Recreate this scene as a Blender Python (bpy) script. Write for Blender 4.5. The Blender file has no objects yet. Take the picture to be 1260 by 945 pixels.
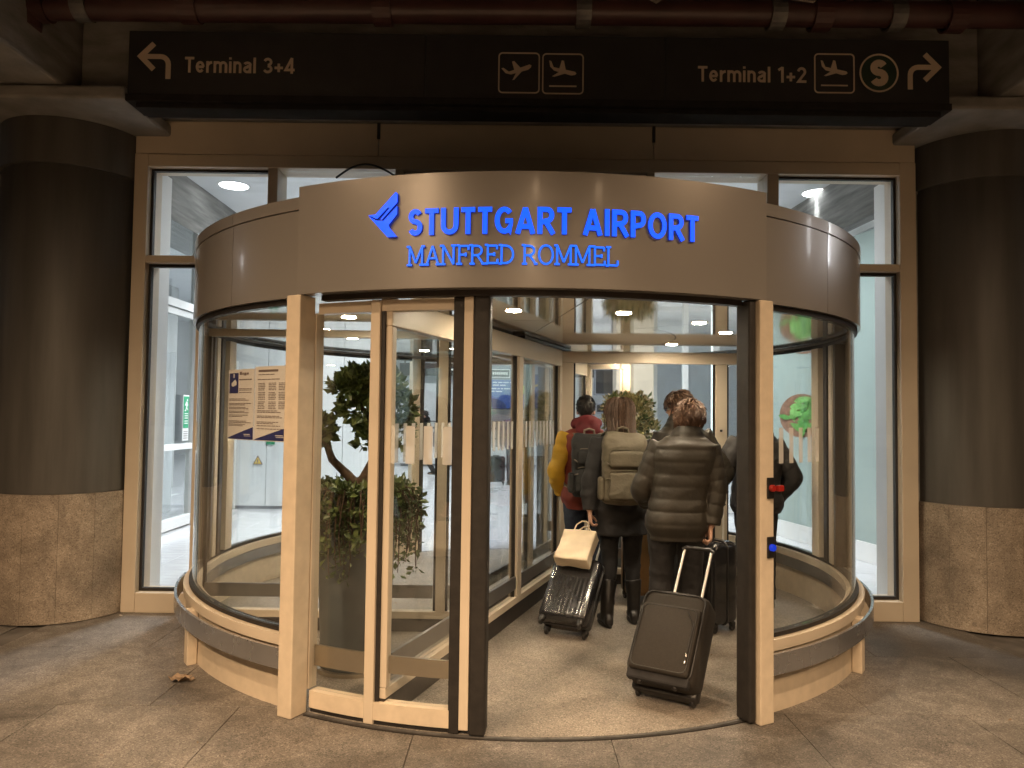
import bpy, bmesh, math, random
import numpy as np
from mathutils import Vector, Matrix, Euler, noise
R = math.radians
sc = bpy.context.scene
col = sc.collection
rnd = random.Random(7)

# ------------------------------------------------------------------ camera
cam_d = bpy.data.cameras.new('camera')
cam = bpy.data.objects.new('camera', cam_d); col.objects.link(cam)
cam_d.sensor_width = 36.0; cam_d.lens = 36.0 * 916 / 1260
cam_d.clip_start = 0.05; cam_d.clip_end = 500
cam.matrix_world = (Matrix.Translation((0, 0, 1.6)) @ Matrix.Rotation(R(90 + 2.28), 4, 'X')
                    @ Matrix.Rotation(R(0.7), 4, 'Z'))
sc.camera = cam

# ------------------------------------------------------------------ world: night sky
w = bpy.data.worlds.new('World'); sc.world = w; w.use_nodes = True
nt = w.node_tree
sky = nt.nodes.new('ShaderNodeTexSky'); sky.sky_type = 'NISHITA'; sky.sun_disc = False
sky.sun_elevation = R(-4); sky.sun_rotation = R(200)
nt.nodes['Background'].inputs[1].default_value = 0.05
nt.links.new(sky.outputs[0], nt.nodes['Background'].inputs[0])

# ------------------------------------------------------------------ exposure and sampling
vs = sc.view_settings
vs.view_transform = 'Standard'; vs.look = 'None'; vs.exposure = 0.0; vs.gamma = 1.0; vs.use_curve_mapping = False
cy = sc.cycles
cy.max_bounces = 14; cy.diffuse_bounces = 4; cy.glossy_bounces = 5; cy.transmission_bounces = 6
cy.transparent_max_bounces = 40; cy.sample_clamp_indirect = 4.0; cy.sample_clamp_direct = 0.0
cy.caustics_reflective = False; cy.caustics_refractive = False
cy.use_denoising = True
# lamp strengths
SPOT_W = 2500.0         # warm canopy downlights
TUBE_L = 45.0          # cool tube lamps under the canopy
HALL_L = 14.0
HALL_W = 900.0          # and the light each of them throws down          # hall ceiling downlights
DRUM_L = 560.0          # warm downlights in the drum ceiling

# ------------------------------------------------------------------ materials
MATS = {}
def newmat(name):
    m = bpy.data.materials.new(name); m.use_nodes = True
    n = m.node_tree.nodes; b = n['Principled BSDF']
    MATS[name] = m
    return m, n, m.node_tree.links, b
def mat(name, c, rough=0.5, metal=0.0, var=0.12, scale=6.0, bump=0.0, bscale=60.0, c2=None, coat=0.0, rvar=0.0, stretch=None, sheen=0.0):
    m, n, l, b = newmat(name)
    b.inputs['Roughness'].default_value = rough; b.inputs['Metallic'].default_value = metal
    b.inputs['Coat Weight'].default_value = coat; b.inputs['Coat Roughness'].default_value = 0.1
    if sheen: b.inputs['Sheen Weight'].default_value = sheen
    tc = n.new('ShaderNodeTexCoord')
    src = tc.outputs['Object']
    if stretch:
        mp = n.new('ShaderNodeMapping'); mp.inputs['Scale'].default_value = stretch
        l.new(src, mp.inputs[0]); src = mp.outputs[0]
    nz = n.new('ShaderNodeTexNoise'); nz.inputs['Scale'].default_value = scale; nz.inputs['Detail'].default_value = 6
    l.new(src, nz.inputs['Vector'])
    cr = n.new('ShaderNodeValToRGB')
    d = c2 if c2 else tuple(x * (1 - var) for x in c)
    u = c if c2 else tuple(min(1, x * (1 + var)) for x in c)
    cr.color_ramp.elements[0].position = 0.32; cr.color_ramp.elements[1].position = 0.68
    cr.color_ramp.elements[0].color = (*d, 1); cr.color_ramp.elements[1].color = (*u, 1)
    l.new(nz.outputs['Fac'], cr.inputs[0]); l.new(cr.outputs[0], b.inputs['Base Color'])
    if rvar:
        mr = n.new('ShaderNodeMapRange'); mr.inputs[3].default_value = max(0, rough - rvar); mr.inputs[4].default_value = rough + rvar
        l.new(nz.outputs['Fac'], mr.inputs[0]); l.new(mr.outputs[0], b.inputs['Roughness'])
    if bump:
        n2 = n.new('ShaderNodeTexNoise'); n2.inputs['Scale'].default_value = bscale; n2.inputs['Detail'].default_value = 4
        l.new(src, n2.inputs['Vector'])
        bp = n.new('ShaderNodeBump'); bp.inputs['Strength'].default_value = bump; bp.inputs['Distance'].default_value = 0.01
        l.new(n2.outputs['Fac'], bp.inputs['Height']); l.new(bp.outputs[0], b.inputs['Normal'])
    return m
def granite(name, dark, mid, light, rough=0.55, stain=0.5, sscale=0.9, cell=190, coordobj=True):
    m, n, l, b = newmat(name)
    b.inputs['Roughness'].default_value = rough
    g = n.new('ShaderNodeNewGeometry')
    v = n.new('ShaderNodeTexVoronoi'); v.inputs['Scale'].default_value = cell
    l.new(g.outputs['Position'], v.inputs['Vector'])
    sep = n.new('ShaderNodeSeparateColor'); l.new(v.outputs['Color'], sep.inputs[0])
    cr = n.new('ShaderNodeValToRGB'); cr.color_ramp.interpolation = 'LINEAR'
    e = cr.color_ramp.elements
    e[0].position = 0.0; e[0].color = (*dark, 1); e[1].position = 1.0; e[1].color = (*light, 1)
    k = e.new(0.28); k.color = (*mid, 1); k = e.new(0.75); k.color = (*mid, 1)
    l.new(sep.outputs[0], cr.inputs[0])
    nz = n.new('ShaderNodeTexNoise'); nz.inputs['Scale'].default_value = sscale; nz.inputs['Detail'].default_value = 9; nz.inputs['Roughness'].default_value = 0.62
    nz.inputs['Distortion'].default_value = 0.6
    l.new(g.outputs['Position'], nz.inputs['Vector'])
    mr = n.new('ShaderNodeMapRange'); mr.inputs[1].default_value = 0.36; mr.inputs[2].default_value = 0.62
    mr.inputs[3].default_value = 1 - stain; mr.inputs[4].default_value = 1.08
    l.new(nz.outputs['Fac'], mr.inputs[0])
    v3 = n.new('ShaderNodeTexVoronoi'); v3.inputs['Scale'].default_value = 2.6; l.new(g.outputs['Position'], v3.inputs['Vector'])
    sp_ = n.new('ShaderNodeMapRange'); sp_.inputs[1].default_value = .035; sp_.inputs[2].default_value = .055; sp_.inputs[3].default_value = .62; sp_.inputs[4].default_value = 1.0
    l.new(v3.outputs['Distance'], sp_.inputs[0])
    n4 = n.new('ShaderNodeTexNoise'); n4.inputs['Scale'].default_value = 5.5; n4.inputs['Detail'].default_value = 8; n4.inputs['Distortion'].default_value = 1.2; l.new(g.outputs['Position'], n4.inputs['Vector'])
    m4 = n.new('ShaderNodeMapRange'); m4.inputs[1].default_value = .40; m4.inputs[2].default_value = .60; m4.inputs[3].default_value = 1 - stain * .35; m4.inputs[4].default_value = 1.05
    l.new(n4.outputs['Fac'], m4.inputs[0])
    mm = n.new('ShaderNodeMath'); mm.operation = 'MULTIPLY'; l.new(sp_.outputs[0], mm.inputs[0]); l.new(m4.outputs[0], mm.inputs[1])
    oi = n.new('ShaderNodeObjectInfo')
    m2 = n.new('ShaderNodeMapRange'); m2.inputs[3].default_value = 0.95; m2.inputs[4].default_value = 1.04
    l.new(oi.outputs['Random'], m2.inputs[0])
    mu = n.new('ShaderNodeMath'); mu.operation = 'MULTIPLY'; l.new(mr.outputs[0], mu.inputs[0]); l.new(m2.outputs[0], mu.inputs[1])
    mq = n.new('ShaderNodeMath'); mq.operation = 'MULTIPLY'; l.new(mu.outputs[0], mq.inputs[0]); l.new(mm.outputs[0], mq.inputs[1])
    vm = n.new('ShaderNodeVectorMath'); vm.operation = 'SCALE'
    l.new(cr.outputs[0], vm.inputs[0]); l.new(mq.outputs[0], vm.inputs['Scale'])
    l.new(vm.outputs[0], b.inputs['Base Color'])
    r2 = n.new('ShaderNodeMapRange'); r2.inputs[3].default_value = rough - 0.14; r2.inputs[4].default_value = rough + 0.14
    l.new(nz.outputs['Fac'], r2.inputs[0]); l.new(r2.outputs[0], b.inputs['Roughness'])
    bp = n.new('ShaderNodeBump'); bp.inputs['Strength'].default_value = 0.25; bp.inputs['Distance'].default_value = 0.002
    l.new(sep.outputs[1], bp.inputs['Height']); l.new(bp.outputs[0], b.inputs['Normal'])
    return m
def glass(name, tint=(0.93, 0.95, 0.94), k=1.0):
    m = bpy.data.materials.new(name); m.use_nodes = True; MATS[name] = m
    n = m.node_tree.nodes; l = m.node_tree.links
    n.remove(n['Principled BSDF'])
    t = n.new('ShaderNodeBsdfTransparent'); t.inputs[0].default_value = (*tint, 1)
    g = n.new('ShaderNodeBsdfGlossy'); g.inputs['Roughness'].default_value = 0.0; g.inputs[0].default_value = (0.95, 0.97, 0.96, 1)
    f = n.new('ShaderNodeFresnel')          # same 4 % reflection on both faces of the pane
    gn = n.new('ShaderNodeNewGeometry'); io = n.new('ShaderNodeMapRange'); io.inputs[3].default_value = 1.5; io.inputs[4].default_value = 1 / 1.5
    l.new(gn.outputs['Backfacing'], io.inputs[0]); l.new(io.outputs[0], f.inputs[0])
    mu = n.new('ShaderNodeMath'); mu.operation = 'MULTIPLY'; mu.inputs[1].default_value = k
    mx = n.new('ShaderNodeMixShader')
    l.new(f.outputs[0], mu.inputs[0]); l.new(mu.outputs[0], mx.inputs[0])
    l.new(t.outputs[0], mx.inputs[1]); l.new(g.outputs[0], mx.inputs[2])
    l.new(mx.outputs[0], n['Material Output'].inputs['Surface'])
    return m
def emit(name, c, s):
    m, n, l, b = newmat(name)
    b.inputs['Base Color'].default_value = (*[x * 0.12 for x in c], 1)
    b.inputs['Emission Color'].default_value = (*c, 1); b.inputs['Emission Strength'].default_value = s
    b.inputs['Roughness'].default_value = 0.4
    return m
M = MATS
mat('cream', (0.63, 0.54, 0.42), 0.42, 0, 0.05, 3, 0.02, 200, rvar=0.08)
mat('cream_worn', (0.64, 0.54, 0.41), 0.45, 0, 0.07, 14, 0.03, 150, rvar=0.1)
mat('fascia_paint', (0.37, 0.345, 0.32), 0.30, 0.45, 0.03, 1.2, 0.008, 4, rvar=0.02, coat=0.4)
mat('white_paint', (0.78, 0.79, 0.78), 0.4, 0, 0.03, 3)
mat('white_wall', (0.74, 0.76, 0.77), 0.6, 0, 0.04, 2, 0.02, 90)
mat('black_seal', (0.018, 0.015, 0.013), 0.6, 0, 0.3, 20, 0.1, 80)
mat('dark_profile', (0.035, 0.028, 0.024), 0.38, 0.2, 0.2, 10)
mat('steel', (0.50, 0.50, 0.52), 0.27, 0.9, 0.05, 5, rvar=0.05)
mat('steel_dark', (0.30, 0.29, 0.28), 0.36, 0.75, 0.08, 5, rvar=0.06)
mat('brass_band', (0.42, 0.36, 0.28), 0.30, 0.85, 0.06, 5, rvar=0.06)
mat('drum_ceiling', (0.80, 0.77, 0.70), 0.06, 0.6, 0.04, 2, 0.02, 3)
granite('granite_floor', (0.08, 0.071, 0.062), (0.205, 0.183, 0.16), (0.38, 0.345, 0.305), 0.5, 0.64, 0.7, 170)
granite('granite_drum', (0.12, 0.105, 0.09), (0.29, 0.255, 0.215), (0.48, 0.43, 0.37), 0.42, 0.22, 1.5, 170)
granite('granite_base', (0.20, 0.16, 0.12), (0.36, 0.295, 0.23), (0.50, 0.43, 0.35), 0.5, 0.42, 2.2, 150)
mat('grout', (0.10, 0.087, 0.075), 0.9, 0, 0.3, 8)
mat('tile', (0.62, 0.63, 0.65), 0.14, 0, 0.12, 4, stretch=(1, 5, 1), c2=(0.50, 0.51, 0.53))
mat('tile_grout', (0.40, 0.41, 0.42), 0.6, 0, 0.1, 8)
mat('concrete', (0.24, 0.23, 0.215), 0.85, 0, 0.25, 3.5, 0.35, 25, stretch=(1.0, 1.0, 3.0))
mat('board_concrete', (0.20, 0.195, 0.18), 0.85, 0, 0.35, 2.0, 0.3, 14, stretch=(8, 0.7, 8))
mat('column_shaft', (0.080, 0.075, 0.068), 0.55, 0, 0.2, 2.5, 0.1, 14, stretch=(4, 4, 0.35))
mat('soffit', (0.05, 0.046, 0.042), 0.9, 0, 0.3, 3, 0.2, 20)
mat('sign_black', (0.016, 0.015, 0.015), 0.5, 0, 0.2, 8)
mat('sign_case', (0.02, 0.018, 0.017), 0.95, 0, 0.2, 8); MATS['sign_case'].node_tree.nodes['Principled BSDF'].inputs['Specular IOR Level'].default_value = 0.15
mat('sign_print', (0.50, 0.40, 0.30), 0.5, 0, 0.05, 8)
mat('pipe_red', (0.05, 0.020, 0.018), 0.4, 0, 0.25, 5, 0.05, 40)
mat('galvanised', (0.15, 0.145, 0.14), 0.55, 0.6, 0.3, 12)
mat('cable_grey', (0.22, 0.19, 0.16), 0.6)
mat('cable_black', (0.02, 0.02, 0.02), 0.6)
mat('paper', (0.80, 0.76, 0.72), 0.7, 0, 0.02, 5)
mat('ink_dark', (0.22, 0.17, 0.16), 0.7)
mat('ink_navy', (0.035, 0.04, 0.16), 0.6)
mat('decal', (0.74, 0.73, 0.70), 0.6, 0, 0.03, 10)
_n = MATS['decal'].node_tree.nodes; _l = MATS['decal'].node_tree.links
_t = _n.new('ShaderNodeBsdfTransparent'); _m = _n.new('ShaderNodeMixShader'); _m.inputs[0].default_value = .48
_l.new(_t.outputs[0], _m.inputs[1]); _l.new(_n['Principled BSDF'].outputs[0], _m.inputs[2]); _l.new(_m.outputs[0], _n['Material Output'].inputs['Surface'])
mat('planter_grey', (0.105, 0.12, 0.125), 0.48, 0, 0.1, 5, 0.03, 60)
mat('soil', (0.05, 0.035, 0.025), 0.95, 0, 0.4, 40, 0.6, 60)
mat('bark', (0.10, 0.065, 0.042), 0.85, 0, 0.35, 14, 0.6, 40, stretch=(3, 3, 0.6))
mat('leaf_dark', (0.06, 0.095, 0.032), 0.42, 0, 0.4, 9)
mat('leaf_mid', (0.125, 0.17, 0.055), 0.42, 0, 0.4, 9)
mat('leaf_pale', (0.50, 0.44, 0.22), 0.45, 0, 0.4, 12)
mat('skin', (0.55, 0.33, 0.24), 0.5, 0, 0.08, 20, 0.05, 200)
mat('hair_black', (0.012, 0.010, 0.009), 0.45, 0, 0.3, 60)
mat('hair_brown', (0.075, 0.040, 0.022), 0.6, 0, 0.4, 60)
mat('hair_auburn', (0.095, 0.046, 0.024), 0.6, 0, 0.4, 60)
mat('puffer_brown', (0.027, 0.0222, 0.0155), 0.55, 0, 0.12, 10, 0.18, 26)
mat('puffer_black', (0.022, 0.020, 0.020), 0.55, 0, 0.2, 10, 0.35, 28)
mat('cloth_black', (0.016, 0.015, 0.016), 0.8, 0, 0.3, 14, 0.3, 40)
mat('satin_black', (0.014, 0.013, 0.014), 0.28, 0, 0.3, 14, 0.4, 18)
mat('cloth_slate', (0.055, 0.065, 0.075), 0.8, 0, 0.2, 14, 0.3, 40)
mat('cloth_denim', (0.03, 0.04, 0.065), 0.85, 0, 0.25, 24, 0.3, 60)
mat('cloth_yellow', (0.52, 0.30, 0.02), 0.65, 0, 0.15, 9, 0.4, 20)
mat('cloth_red', (0.20, 0.035, 0.022), 0.7, 0, 0.2, 9, 0.4, 20)
mat('cloth_maroon', (0.13, 0.013, 0.017), 0.75, 0, 0.2, 14, 0.4, 24)
mat('cloth_plum', (0.07, 0.065, 0.13), 0.7, 0, 0.2, 14, 0.3, 24)
mat('pack_khaki', (0.105, 0.088, 0.058), 0.75, 0, 0.15, 14, 0.45, 26)
mat('pack_black', (0.026, 0.026, 0.026), 0.7, 0, 0.2, 14, 0.35, 26)
mat('strap_grey', (0.20, 0.17, 0.13), 0.7)
mat('boot', (0.014, 0.012, 0.011), 0.4, 0, 0.3, 14, 0.2, 40)
mat('sole', (0.30, 0.27, 0.23), 0.7)
mat('case_black', (0.016, 0.016, 0.018), 0.2, 0, 0.25, 6, 0.05, 60, coat=0.3)
mat('case_fabric', (0.022, 0.0175, 0.013), 0.8, 0, 0.15, 90, 0.15, 200)
mat('case_bronze', (0.30, 0.18, 0.08), 0.35, 0.5, 0.2, 6)
mat('plastic_black', (0.014, 0.013, 0.013), 0.4)
mat('chrome', (0.75, 0.73, 0.70), 0.2, 1.0, 0.05)
mat('cardboard', (0.80, 0.68, 0.51), 0.75, 0, 0.07, 9, 0.12, 20)
mat('teal', (0.29, 0.365, 0.345), 0.35, 0, 0.06, 1.2)
mat('food_green', (0.07, 0.24, 0.05), 0.4, 0, 0.4, 14)
mat('food_green2', (0.16, 0.38, 0.10), 0.4, 0, 0.3, 14)
mat('food_green3', (0.10, 0.30, 0.06), 0.4, 0, 0.3, 14); mat('food_orange', (0.30, 0.17, 0.09), 0.4, 0, 0.3, 9)
mat('food_brown', (0.20, 0.10, 0.06), 0.5, 0, 0.4, 14)
mat('exit_green', (0.02, 0.28, 0.13), 0.5)
mat('warn_yellow', (0.75, 0.50, 0.05), 0.5)
mat('grey_wall', (0.46, 0.47, 0.46), 0.5, 0, 0.06, 2); mat('grey_panel2', (0.30, 0.32, 0.32), 0.25, 0, 0.08, 3)
mat('grey_panel', (0.18, 0.19, 0.21), 0.4, 0, 0.1, 4)
mat('red_plastic', (0.30, 0.015, 0.01), 0.35)
mat('dead_leaf', (0.24, 0.17, 0.11), 0.8, 0, 0.3, 30)
mat('road_asphalt', (0.05, 0.05, 0.05), 0.85, 0, 0.25, 6, 0.3, 80)
glass('glass_door', (0.985, 0.99, 0.985)); glass('glass_facade', (0.985, 0.99, 0.99)); glass('glass_hall', (0.95, 0.97, 0.97))
emit('blue_led', (0.004, 0.085, 1.0), 1.7); emit('blue_led2', (0.010, 0.14, 1.0), 1.5)
emit('blue_side', (0.0, 0.03, 0.55), 0.35)
emit('hall_lamp', (0.92, 0.97, 1.0), HALL_L); emit('drum_lamp', (1.0, 0.82, 0.58), DRUM_L)
emit('tube_lamp', (0.95, 0.97, 1.0), TUBE_L); emit('warm_lamp', (1.0, 0.72, 0.44), 9)
emit('screen_blue', (0.05, 0.12, 0.42), 0.9); emit('screen_white', (0.75, 0.82, 0.95), 0.9); emit('screen_lime', (0.45, 0.75, 0.22), 0.9)
emit('screen_navy', (0.02, 0.05, 0.20), 0.8); emit('screen_yellow', (0.8, 0.6, 0.1), 0.8)
emit('sign_lit', (0.9, 0.92, 0.9), 1.0); emit('light_tube_white', (0.85, 0.95, 0.98), 3.0); emit('button_blue', (0.01, 0.06, 0.9), 0.6)
emit('amber_lamp', (1.0, 0.55, 0.15), 6)

# ------------------------------------------------------------------ mesh helpers
CX, CY = 0.1, 6.3
def cyl(phi, r, z=0.0):
    a = R(phi)
    return Vector((CX + r * math.sin(a), CY - r * math.cos(a), z))
class MB:
    def __init__(s): s.v = []; s.f = []; s.m = []
    def face(s, idx, mi=0): s.f.append(tuple(idx)); s.m.append(mi)
    def box(s, x0, x1, y0, y1, z0, z1, mi=0, T=None):
        o = len(s.v)
        P = [(x0, y0, z0), (x1, y0, z0), (x1, y1, z0), (x0, y1, z0), (x0, y0, z1), (x1, y0, z1), (x1, y1, z1), (x0, y1, z1)]
        s.v += [tuple(T @ Vector(p)) if T else p for p in P]
        for q in ((0, 3, 2, 1), (4, 5, 6, 7), (0, 1, 5, 4), (1, 2, 6, 5), (2, 3, 7, 6), (3, 0, 4, 7)): s.face([o + k for k in q], mi)
        return s
    def beam(s, a, b, wd, h0, h1, off=0.0, mi=0):
        """box along a->b in plan (wd wide, shifted off to the right), z from h0 to h1"""
        a = Vector((a[0], a[1], 0)); b = Vector((b[0], b[1], 0)); d = (b - a).normalized(); n = Vector((d.y, -d.x, 0))
        o = len(s.v)
        for z in (h0, h1):
            for p, k in ((a, -1), (b, -1), (b, 1), (a, 1)):
                q = p + n * (off + k * wd / 2); s.v.append((q.x, q.y, z))
        for q in ((0, 1, 2, 3), (7, 6, 5, 4), (0, 4, 5, 1), (1, 5, 6, 2), (2, 6, 7, 3), (3, 7, 4, 0)): s.face([o + k for k in q], mi)
        return s
    def arc(s, p0, p1, r0, r1, z0, z1, n=None, mi=0, c=None):
        n = n or max(1, int(abs(p1 - p0) / 2.5)); o = len(s.v)
        f = (lambda ph, r, z: (c[0] + r * math.sin(R(ph)), c[1] - r * math.cos(R(ph)), z)) if c else (lambda ph, r, z: tuple(cyl(ph, r, z)))
        for i in range(n + 1):
            ph = p0 + (p1 - p0) * i / n
            s.v += [f(ph, r0, z0), f(ph, r1, z0), f(ph, r1, z1), f(ph, r0, z1)]
        full = abs(abs(p1 - p0) - 360) < 1e-6
        for i in range(n):
            a = o + 4 * i; b = a + 4
            for k in range(4): s.face([a + k, a + (k + 1) % 4, b + (k + 1) % 4, b + k], mi)
        if not full:
            s.face([o, o + 3, o + 2, o + 1], mi); e = o + 4 * n; s.face([e, e + 1, e + 2, e + 3], mi)
        return s
    def tube(s, pts, r, n=8, cap=True, mi=0):
        pts = [Vector(p) for p in pts]; rs = r if isinstance(r, (list, tuple)) else [r] * len(pts)
        o = len(s.v); ref = None
        for i, p in enumerate(pts):
            t = (pts[min(i + 1, len(pts) - 1)] - pts[max(i - 1, 0)]).normalized()
            if ref is None:
                ref = Vector((0, 0, 1)) if abs(t.z) < 0.9 else Vector((1, 0, 0))
            u = ref - t * ref.dot(t)
            if u.length < 1e-4: u = Vector((1, 0, 0)) - t * t.x
            u.normalize(); ref = u; v = t.cross(u)
            for k in range(n):
                a = 2 * math.pi * k / n
                s.v.append(tuple(p + (u * math.cos(a) + v * math.sin(a)) * rs[i]))
        for i in range(len(pts) - 1):
            for k in range(n):
                a = o + i * n + k; b = o + i * n + (k + 1) % n
                s.face([a, b, b + n, a + n], mi)
        if cap:
            s.face([o + k for k in range(n)][::-1], mi); e = o + (len(pts) - 1) * n; s.face([e + k for k in range(n)], mi)
        return s
    def lathe(s, prof, c=(0, 0, 0), n=32, mi=0, a0=0, a1=360):
        o = len(s.v); full = a1 - a0 >= 360; N = n if full else n + 1
        for i in range(N):
            a = R(a0 + (a1 - a0) * i / n)
            for r, z in prof: s.v.append((c[0] + r * math.cos(a), c[1] + r * math.sin(a), c[2] + z))
        k = len(prof)
        for i in range(n):
            for j in range(k - 1):
                a = o + i * k + j; b = o + ((i + 1) % N) * k + j
                s.face([a, b, b + 1, a + 1], mi)
        return s
    def ell(s, c, r, n=16, m=10, T=None, mi=0):
        o = len(s.v); c = Vector(c)
        for j in range(m + 1):
            th = math.pi * j / m
            for i in range(n):
                a = 2 * math.pi * i / n
                p = c + Vector((r[0] * math.sin(th) * math.cos(a), r[1] * math.sin(th) * math.sin(a), r[2] * math.cos(th)))
                s.v.append(tuple(T @ p) if T else tuple(p))
        for j in range(m):
            for i in range(n):
                a = o + j * n + i; b = o + j * n + (i + 1) % n
                s.face([a, a + n, b + n, b], mi)
        return s
    def poly(s, pts, y0=0.0, y1=0.004, T=None, mi=0):
        """outline in x,z extruded along y (front at y0)"""
        o = len(s.v); n = len(pts)
        for y in (y0, y1):
            for x, z in pts:
                p = Vector((x, y, z)); s.v.append(tuple(T @ p) if T else tuple(p))
        s.face([o + k for k in range(n)], mi); s.face([o + n + k for k in range(n)][::-1], mi)
        for k in range(n): s.face([o + k, o + (k + 1) % n, o + n + (k + 1) % n, o + n + k][::-1], mi)
        return s
    def rings(s, rings, cap=True, mi=0):
        """rings: list of equal-length lists of points"""
        o = len(s.v); n = len(rings[0])
        for r in rings: s.v += [tuple(p) for p in r]
        for i in range(len(rings) - 1):
            for k in range(n):
                a = o + i * n + k; b = o + i * n + (k + 1) % n
                s.face([a, b, b + n, a + n], mi)
        if cap:
            s.face([o + k for k in range(n)][::-1], mi); e = o + (len(rings) - 1) * n; s.face([e + k for k in range(n)], mi)
        return s
    def limb(s, pts, rs, n=16, step=0.02, flat=1.0, fx=None):
        """rounded limb through pts with radii rs (smooth interpolation)"""
        P = [Vector(p) for p in pts]; out = []; rr = []
        L = [0]
        for i in range(1, len(P)): L.append(L[-1] + (P[i] - P[i - 1]).length)
        k = max(2, int(L[-1] / step))
        for q in range(k + 1):
            t = L[-1] * q / k; i = 0
            while i < len(P) - 2 and t > L[i + 1]: i += 1
            u = (t - L[i]) / max(1e-6, L[i + 1] - L[i])
            uu = u * u * (3 - 2 * u)
            out.append(P[i].lerp(P[i + 1], u)); r = rs[i] + (rs[i + 1] - rs[i]) * uu
            if fx: r += fx(t, L[-1])
            rr.append(r)
        # soften the bends
        for _ in range(3):
            out = [out[0]] + [(out[j - 1] + out[j] * 2 + out[j + 1]) / 4 for j in range(1, len(out) - 1)] + [out[-1]]
        return s.tube(out, rr, n)
    def mesh(s, name):
        me = bpy.data.meshes.new(name); me.from_pydata(s.v, [], s.f); me.update()
        if any(s.m): me.polygons.foreach_set('material_index', s.m)
        return me
    def build(s, name, material, parent=None, smooth=False, bevel=0.0, fixn=True):
        me = s.mesh(name)
        if fixn or bevel:
            bm = bmesh.new(); bm.from_mesh(me)
            bmesh.ops.recalc_face_normals(bm, faces=bm.faces)
            if bevel:
                es = [e for e in bm.edges if len(e.link_faces) == 2 and e.calc_face_angle(0) > 0.6]
                bmesh.ops.bevel(bm, geom=es, offset=bevel, segments=2, profile=0.5, affect='EDGES', clamp_overlap=True)
            bm.to_mesh(me); bm.free()
        ms = material if isinstance(material, (list, tuple)) else [material]
        for m in ms: me.materials.append(M[m])
        if smooth: shade(me, 40 if smooth is True else smooth)
        o = bpy.data.objects.new(name, me); col.objects.link(o)
        if parent is not None: o.parent = parent
        return o
def shade(me, ang):
    me.polygons.foreach_set('use_smooth', [True] * len(me.polygons))
    try: me.set_sharp_from_angle(angle=R(ang))
    except Exception: pass
def tag(o, label=None, cat=None, group=None, kind=None):
    if label: o['label'] = label
    if cat: o['category'] = cat
    if group: o['group'] = group
    if kind: o['kind'] = kind
    return o
def empty(name, loc=(0, 0, 0), rz=0.0, label=None, cat=None, group=None, kind=None):
    o = bpy.data.objects.new(name, None); col.objects.link(o)
    o.location = loc; o.rotation_euler = (0, 0, rz); o.empty_display_size = 0.1
    return tag(o, label, cat, group, kind)
def copy_tree(o, parent=None):
    c = o.copy(); col.objects.link(c); c.parent = parent
    for ch in o.children: copy_tree(ch, c)
    return c
def inst(src, name, parent, mw=None):
    o = bpy.data.objects.new(name, src.data if hasattr(src, 'data') else src); col.objects.link(o); o.parent = parent
    if mw is not None: o.matrix_local = mw
    return o
_W = np.random.RandomState(5)
_WD = _W.normal(size=(3, 14, 3)); _WP = _W.uniform(0, 6.28, size=(3, 14))
def wav(P, f, k):
    """smooth random field made of sine waves, about -1..1"""
    D = _WD[k] / np.linalg.norm(_WD[k], axis=1)[:, None] * (f * np.linspace(.6, 1.6, 14))[:, None] * 2.2
    return np.sin(P @ D.T + _WP[k]).sum(1) / 4.2
def folds(amp, f1=7.0, f2=24.0, ridge=1.0):
    """cloth folds: broad swells and sharper creases that run round the limb"""
    def post(me):
        n = len(me.vertices); co = np.empty(n * 3, np.float32); no = np.empty(n * 3, np.float32)
        me.vertices.foreach_get('co', co); me.vertices.foreach_get('normal', no)
        P = co.reshape(-1, 3).astype(float); N = no.reshape(-1, 3)
        a = wav(P, f1, 0) + .4 * wav(P, f1 * 2.3, 1)
        Q = P * np.array([.5, .5, 1.0]); Q[:, 2] += .06 * wav(P, 5, 1)
        r_ = 1 - np.abs(wav(Q, f2, 2)) * 2.2
        P = P + N * (amp * (.8 * a + .5 * ridge * np.maximum(-.5, r_)))[:, None]
        me.vertices.foreach_set('co', P.astype(np.float32).ravel()); me.update()
    return post
def fuse(mb, name, material, parent=None, voxel=0.01, smooth=2, T=None, post=None):
    """join overlapping shapes of mb into one continuous surface"""
    me = mb.mesh(name + '_raw')
    bm = bmesh.new(); bm.from_mesh(me); bmesh.ops.recalc_face_normals(bm, faces=bm.faces); bm.to_mesh(me); bm.free()
    t = bpy.data.objects.new('fuse_work', me); col.objects.link(t)
    md = t.modifiers.new('r', 'REMESH'); md.mode = 'VOXEL'; md.voxel_size = voxel; md.use_smooth_shade = True
    if smooth:
        s2 = t.modifiers.new('s', 'SMOOTH'); s2.factor = 0.5; s2.iterations = smooth
    dg = bpy.context.evaluated_depsgraph_get()
    out = bpy.data.meshes.new_from_object(t.evaluated_get(dg))
    bpy.data.objects.remove(t); bpy.data.meshes.remove(me)
    out.name = name; out.materials.clear()
    for m in (material if isinstance(material, (list, tuple)) else [material]): out.materials.append(M[m])
    out.polygons.foreach_set('use_smooth', [True] * len(out.polygons))
    if post: post(out)
    o = bpy.data.objects.new(name, out); col.objects.link(o)
    if parent is not None: o.parent = parent
    return o


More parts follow.
